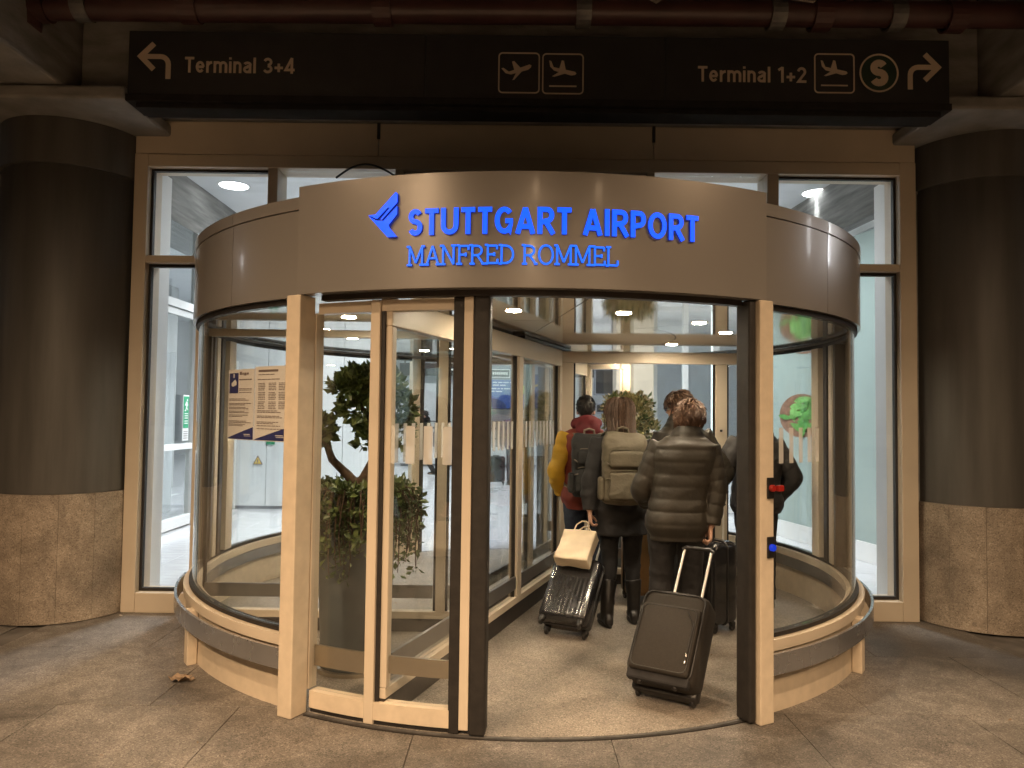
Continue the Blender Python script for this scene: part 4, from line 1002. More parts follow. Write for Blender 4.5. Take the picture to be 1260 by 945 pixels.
# ================================================================== posters on the curved glass
def poster(p0, p1, z0, z1, label, kind_):
    pr = 2.5305
    t = empty('poster', (0, 0, 0), 0, label, 'poster', 'paper notices taped inside the left curved glass')
    n = 6
    MB().arc(p0, p1, 2.5275, pr - .0005, z0, z1, n).build('paper_sheet', 'paper', t)
    W = R(p1 - p0) * pr; H = z1 - z0
    def pt(u, v, d): return cyl(p0 + (p1 - p0) * u, pr + d, z0 + v * H)
    def rect(mb, u0, u1, v0, v1, d=.0012):
        k = max(1, int((u1 - u0) * n)); 
        R_ = []
        for i in range(k + 1):
            u = u0 + (u1 - u0) * i / k
            R_.append([pt(u, v0, 0), pt(u, v1, 0), pt(u, v1, d), pt(u, v0, d)])
        o = len(mb.v)
        for r_ in R_: mb.v += [tuple(q) for q in r_]
        for i in range(k):
            a = o + 4 * i
            for j in range(4): mb.face([a + j, a + (j + 1) % 4, a + 4 + (j + 1) % 4, a + 4 + j])
        mb.face([o, o + 1, o + 2, o + 3]); e = o + 4 * k; mb.face([e + 3, e + 2, e + 1, e])
    mb = MB()
    N = 8; o = len(mb.v)
    for d in (0, .0014):
        for i in range(N + 1): u = .04 + .95 * i / N; mb.v += [tuple(pt(u, .012, d)), tuple(pt(u, .02 + .165 * i / N, d))]
    for i in range(N):
        a = o + 2 * i; mb.face([a, a + 2, a + 3, a + 1]); b = a + 2 * (N + 1); mb.face([b, b + 1, b + 3, b + 2])
        mb.face([a + 1, a + 3, b + 3, b + 1])
    if kind_ == 0: rect(mb, .05, .42, .66, .95)
    mb.build('navy_print', 'ink_navy', t)
    mb = MB(); q = random.Random(4 + kind_)
    def line(u0, u1, v, h):
        u = u0
        while u < u1 - .02:
            l = min(q.uniform(.04, .13), u1 - u); rect(mb, u, u + l, v, v + h); u += l + .018
    if kind_ == 0:
        rect(mb, .47, .55, .92, .965); rect(mb, .57, .62, .92, .95); rect(mb, .64, .72, .91, .95); rect(mb, .74, .80, .92, .95)
        line(.46, .93, .845, .016)
        for v in (.72, .70, .665): line(.46, .92, v, .009)
        for v in (.575, .555, .51, .49, .455, .435, .40, .38, .345, .325, .26, .24, .215, .195): line(.05, q.uniform(.6, .93), v, .009)
    else:
        rect(mb, .12, .72, .925, .955); line(.12, .62, .885, .010); line(.10, .8, .82, .010)
        for b_ in range(3):
            for v in (0, .022, .044, .066, .088): 
                for u0 in (.12, .45, .75): line(u0, u0 + .22, .68 - b_ * .125 + v, .009)
        for v in (.40, .38, .33, .31, .25, .23, .20, .16): line(.1, q.uniform(.6, .92), v, .009)
    mb.build('printed_lines', 'ink_dark', t)
    mb = MB()
    if kind_ == 0:
        # a little hand holding out a card on the navy picture
        o = len(mb.v)
        for (u, v) in ((.14, .80), (.30, .86), (.36, .82), (.36, .78), (.22, .755), (.16, .765)): mb.v.append(tuple(pt(u, v, .0022)))
        mb.face([o, o + 1, o + 2, o + 3, o + 4, o + 5]); rect(mb, .22, .26, .88, .94, .0020)
    rect(mb, .68, .90, .075, .085, .0024); rect(mb, .70, .92, .055, .062, .0024)
    mb.build('white_print', 'paper', t)
poster(-46.5, -39.35, 1.425, 1.845, 'paper notice with a navy picture block, taped to the left curved glass', 0)
poster(-39.2, -32.3, 1.425, 1.855, 'paper notice of text columns, half hidden by the left door post', 1)

# ================================================================== PLANTS
def planter(x, y, label, h=1.12, r=.25):
    t = empty('planter', (x, y, .005), 0, label, 'planter', 'tall grey planters in the door wings')
    MB().lathe([(r * .80, 0), (r * .84, .01), (r, h), (r - .03, h), (r - .04, h - .06), (.001, h - .06)], n=48).build('pot', 'planter_grey', t, 50)
    MB().lathe([(r * .95, 0), (r * .95, .022), (r * .86, .024)], n=40).build('base_ring', 'brass_band', t, 50)
    MB().lathe([(.001, h - .045), (r * .6, h - .05), (r - .045, h - .058)], n=30).build('soil', 'soil', t, True)
    return t
def leaf_cloud(mb, c, rad, n, size, q, up=.3, mats=2, wide=.29):
    """many small folded leaves through the outer half of an ellipsoid"""
    c = Vector(c)
    for _ in range(n):
        d = Vector((q.gauss(0, 1), q.gauss(0, 1), q.gauss(0, 1))).normalized()
        k = q.uniform(.35, 1.0) ** .6
        p = c + Vector((d.x * rad[0] * k, d.y * rad[1] * k, d.z * rad[2] * k))
        ax = (d + Vector((q.uniform(-.8, .8), q.uniform(-.8, .8), q.uniform(-.5, .9) + up))).normalized()
        s = ax.cross(Vector((q.uniform(-1, 1), q.uniform(-1, 1), q.uniform(-1, 1)))).normalized(); nn = ax.cross(s)
        L = size * q.uniform(.55, 1.4); W = L * q.uniform(wide * .82, wide * 1.18); o = len(mb.v)
        mb.v += [tuple(p), tuple(p + ax * L * .45 + s * W + nn * W * .35), tuple(p + ax * L), tuple(p + ax * L * .45 - s * W + nn * W * .35), tuple(p + ax * L * .5)]
        mi = q.randrange(mats) if mats > 1 else 0
        for f in ((0, 1, 4), (1, 2, 4), (2, 3, 4), (3, 0, 4)): mb.face([o + i for i in f], mi)
q = random.Random(21)
PX, PY = -.97, 4.75
planter(PX, PY, 'tall grey planter holding the gnarled tree behind the left door glass')
bt = empty('bonsai_tree', (PX, PY, 1.07), 0, 'gnarled small tree with cloud-shaped crowns in the left planter', 'tree')
tr = MB()
tr.tube([(.05, 0, 0), (.04, .0, .12), (.10, .02, .28), (.085, .0, .48), (.07, .02, .70), (.08, 0, .86)], [.055, .046, .040, .036, .028, .018], 10)
tr.tube([(.03, .0, .02), (-.06, -.02, .16), (-.16, -.03, .28), (-.20, -.02, .40), (-.25, -.04, .50)], [.042, .034, .028, .022, .015], 9)
tr.tube([(.09, .01, .45), (.17, .05, .55), (.23, .08, .66)], [.026, .02, .012], 8); tr.tube([(.08, .01, .62), (-.02, -.05, .74), (-.09, -.06, .82)], [.022, .016, .01], 8)
tr.tube([(.05, 0, .02), (.16, .06, -.005), (.20, .10, -.03)], [.05, .03, .015], 8); tr.tube([(.05, 0, .02), (-.02, -.13, .0), (-.05, -.19, -.03)], [.045, .026, .012], 8)
tr.v = [(x_, y_, z_ * .80) for x_, y_, z_ in tr.v]
fuse(tr, 'trunk', 'bark', bt, .009, 2)
cr = MB()
for c, rd_, n in (((.02, 0, .90), (.15, .14, .10), 420), ((-.05, -.04, .86), (.13, .13, .07), 260), ((.14, .03, .86), (.14, .14, .11), 300), ((.20, .06, .70), (.15, .13, .10), 320), ((.04, -.02, .68), (.16, .14, .09), 300), ((.10, -.02, .56), (.12, .12, .07), 180),
                  ((-.27, -.04, .52), (.125, .13, .095), 430), ((-.30, -.04, .44), (.08, .10, .05), 120), ((.25, .1, .50), (.09, .10, .08), 140), ((.03, -.02, .44), (.05, .07, .05), 60)):
    leaf_cloud(cr, (c[0], c[1], c[2] * .80), rd_, n, .056, q, .25, 2, .40)
tag(cr.build('crown', ['leaf_dark', 'leaf_mid'], bt, fixn=False), kind='stuff')
# trailing plants that spill over the rim of the planter
tp = empty('trailing_plant', (PX, PY, 1.07), 0, 'bushy trailing plant spilling over the rim of the left planter', 'plant')
sp = MB(); lf = MB()
for k in range(95):
    a = q.uniform(0, 2 * math.pi); L = q.uniform(.12, .52); rr = q.uniform(.10, .24)
    p = Vector((rr * math.cos(a), rr * math.sin(a), 0.02)); out = Vector((math.cos(a), math.sin(a), 0)); pts = [p.copy()]
    up = q.uniform(.02, .06); reach = q.uniform(.06, .14) + max(0, .26 - rr)
    for s in range(1, 7):
        t = s / 6; pts.append(p + out * reach * min(1, t * 2.2) + Vector((q.uniform(-.012, .012), q.uniform(-.012, .012), up * math.sin(min(1, t * 2.2) * math.pi) - L * max(0, t - .35) * 1.4)))
    sp.tube(pts, [.004] * 6 + [.002], 4)
    for pt_ in pts[1:]:
        leaf_cloud(lf, pt_, (.035, .035, .035), 5, .042, q, -.1)
for k in range(26):    # spiky strap leaves
    a = q.uniform(0, 2 * math.pi); L = q.uniform(.16, .28); r0 = q.uniform(.08, .22); p = Vector((r0 * math.cos(a), r0 * math.sin(a), 0)); o_ = Vector((math.cos(a), math.sin(a), 0)); s = Vector((-math.sin(a), math.cos(a), 0)); o = len(lf.v)
    for j in range(5):
        t = j / 4; c = p + o_ * L * .8 * t + Vector((0, 0, L * (1.1 * t - .75 * t * t))); wq = .008 * (1 - t) + .001
        lf.v += [tuple(c - s * wq), tuple(c + s * wq + Vector((0, 0, .002)))]
    for j in range(4): lf.face([o + 2 * j, o + 2 * j + 1, o + 2 * j + 3, o + 2 * j + 2], 1)
for c, rd_, n in (((0, 0, -.03), (.27, .27, .07), 700), ((-.08, -.17, -.14), (.22, .13, .22), 900), ((.05, -.17, -.08), (.20, .12, .15), 420), ((-.2, -.02, -.10), (.12, .16, .18), 420)): leaf_cloud(lf, c, rd_, n, .040, q, -.05)
sp.build('stem', 'bark', tp, True); tag(lf.build('foliage', ['leaf_dark', 'leaf_mid'], tp, fixn=False), kind='stuff')
# the second planter in the far wing
P2X, P2Y = 1.25, 7.95
planter(P2X, P2Y, 'tall grey planter holding the round topiary in the far door wing')
tt = empty('topiary_tree', (P2X, P2Y, 1.07), 0, 'round pale-leaved topiary in the far planter, between the heads of the travellers', 'tree')
MB().tube([(0, 0, 0), (.02, 0, .15), (.0, 0, .35)], [.035, .028, .022], 9).build('trunk', 'bark', tt, True)
cr = MB()
for c, rd_, n in (((0, 0, .50), (.26, .24, .24), 1300), ((.16, 0, .38), (.17, .16, .13), 400), ((-.1, 0, .62), (.18, .17, .14), 360), ((.1, 0, .64), (.16, .16, .13), 300)): leaf_cloud(cr, c, rd_, n, .055, q, .2, 3)
tag(cr.build('crown', ['leaf_pale', 'leaf_mid', 'leaf_pale'], tt, fixn=False), kind='stuff')
# a dry crumpled leaf on the pavement
dl = MB(); p0 = Vector((-1.93, 4.46, .003))
for k in range(5):
    a = k * 1.3; c = p0 + Vector((.035 * math.cos(a), .03 * math.sin(a), .004 * k)); o = len(dl.v)
    for j in range(7):
        b = j * 2 * math.pi / 7; dl.v.append(tuple(c + Vector((.045 * math.cos(b), .028 * math.sin(b), .012 + .014 * math.sin(3 * b + k)))))
    dl.v.append(tuple(c + Vector((0, 0, .002))))
    for j in range(7): dl.face([o + j, o + (j + 1) % 7, o + 7])
tag(dl.build('dead_leaf', 'dead_leaf', None, True, fixn=False), 'crumpled dry leaf on the pavement below the left bumper rail', 'leaf')

lt = MB(); ql = random.Random(31)
for k in range(34):
    x, y = ql.uniform(-3.2, 3.4), ql.uniform(2.9, 6.6)
    d_ = math.hypot(x - CX, y - CY)
    if 2.35 < d_ < 2.85: continue
    z = .0048 if d_ < 2.5 else .0012; a = ql.uniform(0, 6.28); L = ql.uniform(.006, .02); W_ = L * ql.uniform(.25, .6); o = len(lt.v)
    for u, v in ((-L, -W_), (L, -W_ * .6), (L * .8, W_), (-L * .7, W_)): lt.v.append((x + u * math.cos(a) - v * math.sin(a), y + u * math.sin(a) + v * math.cos(a), z + ql.uniform(0, .003)))
    lt.face([o, o + 1, o + 2, o + 3], ql.randrange(2))
tag(lt.build('litter', ['paper', 'dead_leaf'], None, fixn=False), 'tiny scraps of paper and leaf scattered on the paving', 'litter', kind='stuff')

# ================================================================== LUGGAGE
def sup(w_, d_, z, n=40, e=5.0, cx_=0, cy_=0, ribs=0, amp=0):
    pts = []
    for k in range(n):
        a = 2 * math.pi * (k + .5) / n; c, s = math.cos(a), math.sin(a); f = (abs(c) ** e + abs(s) ** e) ** (-1 / e); x, y = f * c, f * s
        X, Y = cx_ + w_ / 2 * x, cy_ + d_ / 2 * y
        pts.append(Vector((X, Y, z)))
    return pts
def rounded(w_, d_, z0, z1, r, n=48, e=5.5, cx_=0, cy_=0, nz=4):
    rs = []
    for k in range(nz + 1):
        t = math.pi / 2 * k / nz; i = r * (1 - math.sin(t)); rs.append(sup(w_ - 2 * i, d_ - 2 * i, z0 + r * (1 - math.cos(t)), n, e, cx_, cy_))
    for k in range(nz + 1):
        t = math.pi / 2 * k / nz; i = r * (1 - math.cos(t)); rs.append(sup(w_ - 2 * i, d_ - 2 * i, z1 - r + r * math.sin(t), n, e, cx_, cy_))
    return rs
def wheel(x, y, z, r, parent):
    wv = MB().lathe([(.001, -.011), (r * .85, -.011), (r, -.007), (r, .007), (r * .85, .011), (.001, .011)], n=16).build('wheel', 'plastic_black', parent, True)
    wv.matrix_local = Matrix.Translation((x, y, z)) @ Matrix.Rotation(R(90), 4, 'Y')
    return wv
def place_case(t, x, y, rz, tilt): t.matrix_world = Matrix.Translation((x, y, .006)) @ Matrix.Rotation(rz, 4, 'Z') @ Matrix.Rotation(-tilt, 4, 'X')
mat('aluminium', (0.80, 0.78, 0.74), 0.38, 0.45, 0.04)
def handle(t, w_, z0, z1, y, m='aluminium', grip='plastic_black'):
    for s in (-1, 1): MB().tube([(s * w_ / 2, y, z0), (s * w_ / 2, y, z1)], .0085, 10).build('handle_tube', m, t, True)
    MB().tube([(-w_ / 2 - .012, y, z1), (-w_ / 2 + .01, y, z1 + .018), (w_ / 2 - .01, y, z1 + .018), (w_ / 2 + .012, y, z1)], .014, 10).build('handle_grip', grip, t, True)
# brown soft suitcase in front
sc2 = empty('suitcase', (0, 0, 0), 0, 'dark brown soft suitcase pulled on two wheels by the person in the brown puffer jacket', 'suitcase', 'luggage of the travellers')
W2, D2, H2 = .39, .23, .56
MB().rings(rounded(W2, D2, .035, H2, .045, cy_=-D2 / 2)).build('body', 'case_fabric', sc2, True)
MB().rings(rounded(W2 - .05, .05, .07, H2 - .10, .02, cy_=-D2 - .005)).build('front_pocket', 'case_fabric', sc2, True)
def piping(w_, z0, z1, r, y, rad, nm, m, parent):
    pts = []
    for cx_, cz_, a0 in ((w_ / 2 - r, z1 - r, 0), (-w_ / 2 + r, z1 - r, 90), (-w_ / 2 + r, z0 + r, 180), (w_ / 2 - r, z0 + r, 270)):
        for k in range(6): pts.append((cx_ + r * math.cos(R(a0 + 18 * k)), y, cz_ + r * math.sin(R(a0 + 18 * k))))
    return MB().tube(pts + [pts[0]], rad, 6, cap=False).build(nm, m, parent, True)
piping(W2 - .03, .055, H2 - .018, .05, -D2 + .006, .006, 'piping', 'plastic_black', sc2)
piping(W2 - .03, .055, H2 - .018, .05, -.012, .006, 'piping', 'plastic_black', sc2)
piping(W2 - .075, .085, H2 - .115, .035, -D2 - .028, .0035, 'zipper', 'plastic_black', sc2)
MB().tube([(W2 / 2 - .05, -D2 - .034, .14), (W2 / 2 - .045, -D2 - .036, .36), (W2 / 2 - .09, -D2 - .034, H2 - .13)], .004, 6).build('zipper', 'plastic_black', sc2, True)
for z in (.17, .135): MB().box(W2 / 2 - .054, W2 / 2 - .044, -D2 - .041, -D2 - .034, z, z + .022).build('zip_puller', 'chrome', sc2, bevel=.003)
MB().tube([(-.09, -D2 * .62, H2 - .004), (-.085, -D2 * .62, H2 + .018), (.085, -D2 * .62, H2 + .018), (.09, -D2 * .62, H2 - .004)], .011, 8).build('carry_handle', 'plastic_black', sc2, True)
MB().box(-.025, .04, -D2 * .72, -D2 * .62, H2 + .001, H2 + .006).build('badge', 'chrome', sc2, bevel=.002)
MB().rings(rounded(W2 - .01, .09, .012, .10, .02, cy_=-.05)).build('wheel_housing', 'plastic_black', sc2, True)
MB().box(-W2 / 2 + .02, W2 / 2 - .02, -D2 - .004, -D2 + .05, .022, .075).build('kick_guard', 'cloth_black', sc2, bevel=.012)
for s in (-1, 1): wheel(s * (W2 / 2 - .035), -.03, .018, .026, sc2); MB().ell((s * .10, -D2 + .03, .022), (.016, .016, .016), 10, 6).build('foot', 'plastic_black', sc2, True)
handle(sc2, .17, H2 - .01, .93, -.03)
place_case(sc2, .88, 4.21, R(-32), R(38))
# black ribbed hard suitcase
sc1 = empty('suitcase', (0, 0, 0), 0, 'shiny black ribbed hard suitcase with a paper bag on top', 'suitcase', 'luggage of the travellers')
W1_, D1_, H1_ = .37, .21, .55
rs = []
NN = 120
for ring in rounded(W1_, D1_, .03, H1_, .05, NN, 6, cy_=-D1_ / 2, nz=6):
    o_ = []
    for p in ring:
        u = p.x if abs(p.y + D1_ / 2) > D1_ * .40 else p.y * .0 + 99
        k = 0
        if u != 99: k = .5 - .5 * math.cos(2 * math.pi * u / .034)
        zz = min(1, max(0, (p.z - .05) / .05), max(0, (H1_ - .02 - p.z) / .05))
        o_.append(Vector((p.x, -D1_ / 2 + (p.y + D1_ / 2) * (1 - .075 * k * zz), p.z)))
    rs.append(o_)
mid = []
for i in range(len(rs) - 1): mid.append(rs[i])
mid.append(rs[-1])
MB().rings(mid).build('shell', 'case_black', sc1, 60)
piping(W1_ + .004, .028, H1_ + .002, .05, -D1_ / 2, .0065, 'zipper', 'plastic_black', sc1)
for s in (-1, 1):
    for y in (-.035, -D1_ + .035):
        MB().rings(rounded(.05, .05, .008, .05, .012, 20, 3, s * (W1_ / 2 - .04), y)).build('wheel_housing', 'plastic_black', sc1, True); wheel(s * (W1_ / 2 - .04), y, .008, .025, sc1)
MB().tube([(-.08, -D1_ / 2, H1_ - .004), (-.075, -D1_ / 2, H1_ + .02), (.075, -D1_ / 2, H1_ + .02), (.08, -D1_ / 2, H1_ - .004)], .010, 8).build('carry_handle', 'plastic_black', sc1, True)
handle(sc1, .15, H1_ - .01, 1.02, -.03)
place_case(sc1, .41, 5.40, R(-26), R(44))
# paper bag lying on the ribbed suitcase, held by its handles
bag = empty('paper_bag', (0, 0, 0), 0, 'beige paper carrier bag held over the black ribbed suitcase', 'bag', 'luggage of the travellers')
fuse(MB().box(-.14, .14, -.055, .055, 0, .30), 'body', 'cardboard', bag, .007, 1, post=folds(.006, 9, 16))
for y in (-.035, .035): MB().tube([(-.06, y, .295), (-.055, y, .37), (-.02, y, .41), (.02, y, .41), (.055, y, .37), (.06, y, .295)], .006, 7).build('handle', 'cardboard', bag, True)
bag.matrix_world = Matrix.Translation((.45, 5.50, .515)) @ Matrix.Rotation(R(-26), 4, 'Z') @ Matrix.Rotation(R(-50), 4, 'X') @ Matrix.Scale(.92, 4)
# upright case behind, black
def upright(label, x, y, rz, m, W_, D_, H_, hz, edge=None):
    t = empty('suitcase', (x, y, .006), rz, label, 'suitcase', 'luggage of the travellers')
    MB().rings(rounded(W_, D_, .055, H_, .05, 64, 6)).build('shell', m, t, True)
    o_ = piping(W_ + .004, .053, H_ + .002, .05, 0, .012 if edge else .007, 'edge_trim', edge or 'plastic_black', t)
    for s in (-1, 1):
        for y_ in (-1, 1):
            MB().rings(rounded(.045, .045, .03, .07, .012, 20, 3, s * (W_ / 2 - .04), y_ * (D_ / 2 - .04))).build('wheel_housing', 'plastic_black', t, True); wheel(s * (W_ / 2 - .04), y_ * (D_ / 2 - .04), .026, .026, t)
    for k in range(5): MB().box(-W_ / 2 + .05 + k * (W_ - .1) / 4 - .004, -W_ / 2 + .05 + k * (W_ - .1) / 4 + .004, -D_ / 2 - .003, -D_ / 2 + .004, .12, H_ - .08).build('rib', m, t, bevel=.002)
    MB().tube([(-.07, 0, H_ - .004), (-.065, 0, H_ + .022), (.065, 0, H_ + .022), (.07, 0, H_ - .004)], .010, 8).build('carry_handle', 'plastic_black', t, True)
    handle(t, .15, H_ - .01, hz, D_ / 2 - .035)
    return t
upright('tall black suitcase standing beside the person in the black jacket', 1.50, 5.72, R(-60), 'case_black', .42, .26, .66, .92)
upright('bronze suitcase with black edges standing behind the legs in the middle', 1.18, 6.50, R(12), 'case_bronze', .40, .25, .62, .9, 'plastic_black')
upright('small black suitcase at the side of the distant person in the plum jacket', -.34, 16.9, R(5), 'case_black', .40, .26, .62, 1.0)

# ================================================================== PEOPLE
TORSO = [(.80, .28, .19, 0), (.90, .345, .235, -.005), (1.00, .315, .215, 0), (1.10, .295, .195, 0), (1.22, .325, .21, 0), (1.34, .37, .225, -.008), (1.42, .36, .20, -.015), (1.468, .23, .15, -.012), (1.50, .13, .12, -.005)]
def interp(tab, z, k):
    if z <= tab[0][0]: return tab[0][k]
    for i in range(len(tab) - 1):
        if z <= tab[i + 1][0]:
            u = (z - tab[i][0]) / (tab[i + 1][0] - tab[i][0]); u = u * u * (3 - 2 * u)
            return tab[i][k] + (tab[i + 1][k] - tab[i][k]) * u
    return tab[-1][k]
def torso_rings(z0, z1, fat_w, fat_d, step, lean, quilt=0, amp=0, hem=0, n=40, sway=0.0):
    rs = []; k = int((z1 - z0) / step)
    for i in range(k + 1):
        z = z0 + (z1 - z0) * i / k; zz = max(z, .80)
        w_ = interp(TORSO, zz, 1) + fat_w; d_ = interp(TORSO, zz, 2) + fat_d
        if z < .92: w_ += hem * (.92 - z); d_ += hem * (.92 - z)
        b = 0
        if quilt: b = amp * (abs(math.sin(math.pi * z / quilt)) ** .2 - .9)
        if i == k: w_ *= .8; d_ *= .8
        y = interp(TORSO, zz, 3) + math.tan(lean) * max(0, z - .95)
        rs.append(sup(w_ + 2 * b, d_ + 2 * b, z, n, 2.5, sway * max(0, z - .95), y))
    return rs
def add_hand(mb, Wp, fdir, pnorm, thumb, curl):
    y = Vector(fdir).normalized(); z = Vector(pnorm); z = (z - y * z.dot(y)).normalized(); x = y.cross(z)
    F = Matrix((x, y, z)).transposed().to_4x4(); F.translation = Vector(Wp)
    rs = []
    for (t, w_, h) in ((-.02, .05, .036), (.01, .056, .034), (.04, .074, .032), (.07, .082, .029), (.09, .080, .024), (.098, .068, .016)):
        r = sup(w_, h, 0, 18, 2.6); rs.append([F @ Vector((p.x, t, p.y)) for p in r])
    mb.rings(rs)
    for i, (bx_, L) in enumerate(((.031, .074), (.0105, .083), (-.0105, .077), (-.031, .060))):
        bx_ *= thumb; p = Vector((bx_, .088, 0)); a = 0; pts = [Vector((bx_, .065, 0)), p]
        for sgl, fr in ((.45, .45), (.32, .85), (.23, .6)):
            a += R(curl) * fr; p = p + Vector((bx_ * .06, math.cos(a) * L * sgl, math.sin(a) * L * sgl)); pts.append(p)
        mb.tube([F @ q_ for q_ in pts], [.0095, .0095, .009, .0082, .0068], 8)
    tb = [Vector((.022 * thumb, .015, .004)), Vector((.046 * thumb, .042, .016)), Vector((.054 * thumb, .066, .030 + .012 * curl / 60)), Vector((.046 * thumb, .088, .042 + .012 * curl / 60))]
    mb.tube([F @ q_ for q_ in tb], [.014, .0125, .0105, .008], 9)
def person(loc, rz, H, label, look):
    g = look.get; s = H / 1.75; lean = R(g('lean', 3)); far = g('far', False)
    sway = g('sway', 0.0)
    t = empty('person', (loc[0], loc[1], .005 if not far else 0), rz, label, 'person', g('group'))
    def fin(mb): mb.v = [(a * s, b * s, c * s) for a, b, c in mb.v]; return mb
    def ly(z): return math.tan(lean) * max(0, z - .95)
    def lx(z): return sway * max(0, z - .95)
    Pv = Vector((lx(1.55), .005 + ly(1.55), 1.545 + g('neck', 0)))
    Th = Matrix.Translation(Pv) @ Matrix.Rotation(R(g('yaw', 0)), 4, 'Z') @ Matrix.Rotation(-R(g('nod', 0)), 4, 'X') @ Matrix.Rotation(R(g('tilt', 0)), 4, 'Y')
    sh = {k: Vector((k * .178 + lx(1.42), -.015 + ly(1.42), 1.415)) for k in (-1, 1)}
    arms = {k: [sh[k]] + [Vector(p) for p in g('armL' if k < 0 else 'armR')] for k in (-1, 1)}
    legs = {k: [Vector((k * .088, 0, .90))] + [Vector(p) for p in g('legL' if k < 0 else 'legR', ((k * .10, .015, .49), (k * .10, -.01, .085)))] for k in (-1, 1)}
    # ---- body: one continuous skin
    mb = MB()
    mb.rings(torso_rings(.82, 1.50, 0, 0, .03, lean, n=28, sway=sway))
    mb.limb([Pv + Vector((0, -.02, -.11)), Pv + Vector((0, -.008, -.02)), Th @ Vector((0, -.004, .06))], [.062, .054, .052], 14)
    mb.ell((0, -.010, .118), (.074, .094, .098), 20, 14, Th); mb.ell((0, .030, .045), (.056, .062, .068), 16, 12, Th); mb.ell((0, .012, .02), (.05, .06, .04), 14, 8, Th)
    mb.ell((0, .094, .078), (.012, .020, .020), 10, 8, Th); mb.ell((0, .084, .098), (.009, .014, .026), 10, 8, Th); mb.ell((0, .082, .040), (.022, .012, .007), 10, 6, Th); mb.ell((0, .078, .012), (.02, .016, .014), 10, 6, Th)
    mb.ell((0, .070, .122), (.052, .02, .012), 12, 6, Th)
    for k in (-1, 1): mb.ell((k * .074, -.005, .085), (.010, .020, .032), 10, 8, Th @ Matrix.Rotation(0, 4, 'Z'))
    for k in (-1, 1):
        a = arms[k]; mb.limb(a, [.058, .045, .029], 14)
        f = (a[2] - a[1]).normalized(); cfg = g('handL' if k < 0 else 'handR', {})
        add_hand(mb, a[2], cfg.get('dir', f), cfg.get('palm', (-k, .1, 0)), cfg.get('thumb', None) or 1 * (1 if k > 0 else -1) * cfg.get('flip', 1), cfg.get('curl', 45))
        L = legs[k]; mb.limb(L, [.088, .058, .040], 16); mb.limb([L[2] + Vector((0, -.03, -.03)), L[2] + Vector((0, .08, -.045)), L[2] + Vector((0, .15, -.055))], [.034, .034, .024], 10)
    fuse(fin(mb), 'body', 'skin', t, .012 if far else .0065, 2 if not far else 1)
    if not far:
        e = MB()
        for k in (-1, 1): e.ell((k * .030, .078, .095), (.0115, .010, .008), 10, 8, Th)
        fin(e).build('eye', 'white_paint', t, True)
    # ---- trousers
    leg_m = g('trousers', 'cloth_black'); b0 = g('trouser_end', .075)
    mb = MB(); mb.rings(torso_rings(.80, 1.06, .028, .028, .03, lean, n=28, sway=sway))
    for k in (-1, 1):
        L = legs[k]; e = L[1].lerp(L[2], min(1, (L[1].z - b0) / max(.01, L[1].z - L[2].z)))
        q_ = random.Random(int(H * 100) + k)
        ph = q_.uniform(0, 6)
        mb.limb([L[0] + Vector((0, 0, .02)), L[1], e], [.106, g('knee_r', .076), g('hem_r', .066)], 18, .012, fx=lambda u, T, ph=ph: .0022 * math.sin(u * 62 + ph) * max(0, (u / T - .35)))
    fuse(fin(mb), 'trousers', leg_m, t, .011 if not far else .018, 2, post=None if far else folds(.006))
    # ---- shoes or boots
    for k in (-1, 1):
        A_ = legs[k][2]; mb = MB(); base = A_.z - .085 + .004
        toe = g('toe', 8) * -k
        Tm = Matrix.Translation((A_.x, A_.y, base)) @ Matrix.Rotation(R(toe), 4, 'Z') @ Matrix.Rotation(R(-g('heelL' if k < 0 else 'heelR', 0)), 4, 'X')
        rs = []
        for (y, w_, h) in ((-.085, .05, .05), (-.07, .068, .075), (-.03, .076, .105), (.02, .080, .10), (.07, .090, .075), (.12, .096, .058), (.16, .082, .046), (.185, .05, .03)):
            r_ = sup(w_, h, 0, 20, 3.0); rs.append([Tm @ Vector((p.x, y, p.y + h / 2 + .012)) for p in r_])
        mb.rings(rs)
        if g('boots'):
            mb.limb([A_ + Vector((0, 0, -.03)), A_ + Vector((0, -.01, .10)), A_.lerp(legs[k][1], .62)], [.052, .054, .068], 16)
        else: mb.limb([A_ + Vector((0, -.015, -.04)), A_ + Vector((0, -.015, .02))], [.046, .044], 14)
        sh_ = fuse(fin(mb), 'boot' if g('boots') else 'shoe', g('shoe', 'boot'), t, .009 if not far else .016, 2)
        so = MB(); so.rings([[Tm @ Vector((x, y, z)) for x, y in [((.046 * math.cos(a) * (1 + .18 * math.sin(a))), .05 + .142 * math.sin(a)) for a in [2 * math.pi * i / 22 for i in range(22)]]] for z in (0, .02)])
        fin(so).build('sole', g('sole', 'plastic_black'), sh_, 40)
    # ---- jacket
    hem = g('hem', .80); qs = g('quilt', 0); am = g('quilt_amp', .012); fw, fd = g('fat', (.06, .07)); mt = g('jacket', 'cloth_black'); fr_ = g('flare', .12)
    mb = MB(); mb.rings(torso_rings(hem, 1.485, fw, fd, .008 if qs else .012, lean, qs, am, fr_, sway=sway)); sl = MB() if g('sleeve') else mb
    for k in (-1, 1):
        a = arms[k]; e = a[1].lerp(a[2], .97 if not g('cuff') else g('cuff'))
        ph = k * 1.3
        ar = g('arm_r', (.088, .072, .058))
        fx = (lambda u, T: am * 1.1 * (abs(math.sin(math.pi * u / qs)) ** .2 - .9)) if qs else (lambda u, T, ph=ph: .003 * math.sin(u * 48 + ph) + .002 * math.sin(u * 91))
        sl.limb([a[0] + Vector((-k * .03, 0, .01)), a[1], e], ar, 18, .007 if qs else .010, fx=fx)
    mb.limb([Pv + Vector((0, -.015, -.09)), Pv + Vector((0, -.012, -.015))], [.095, .078], 18)
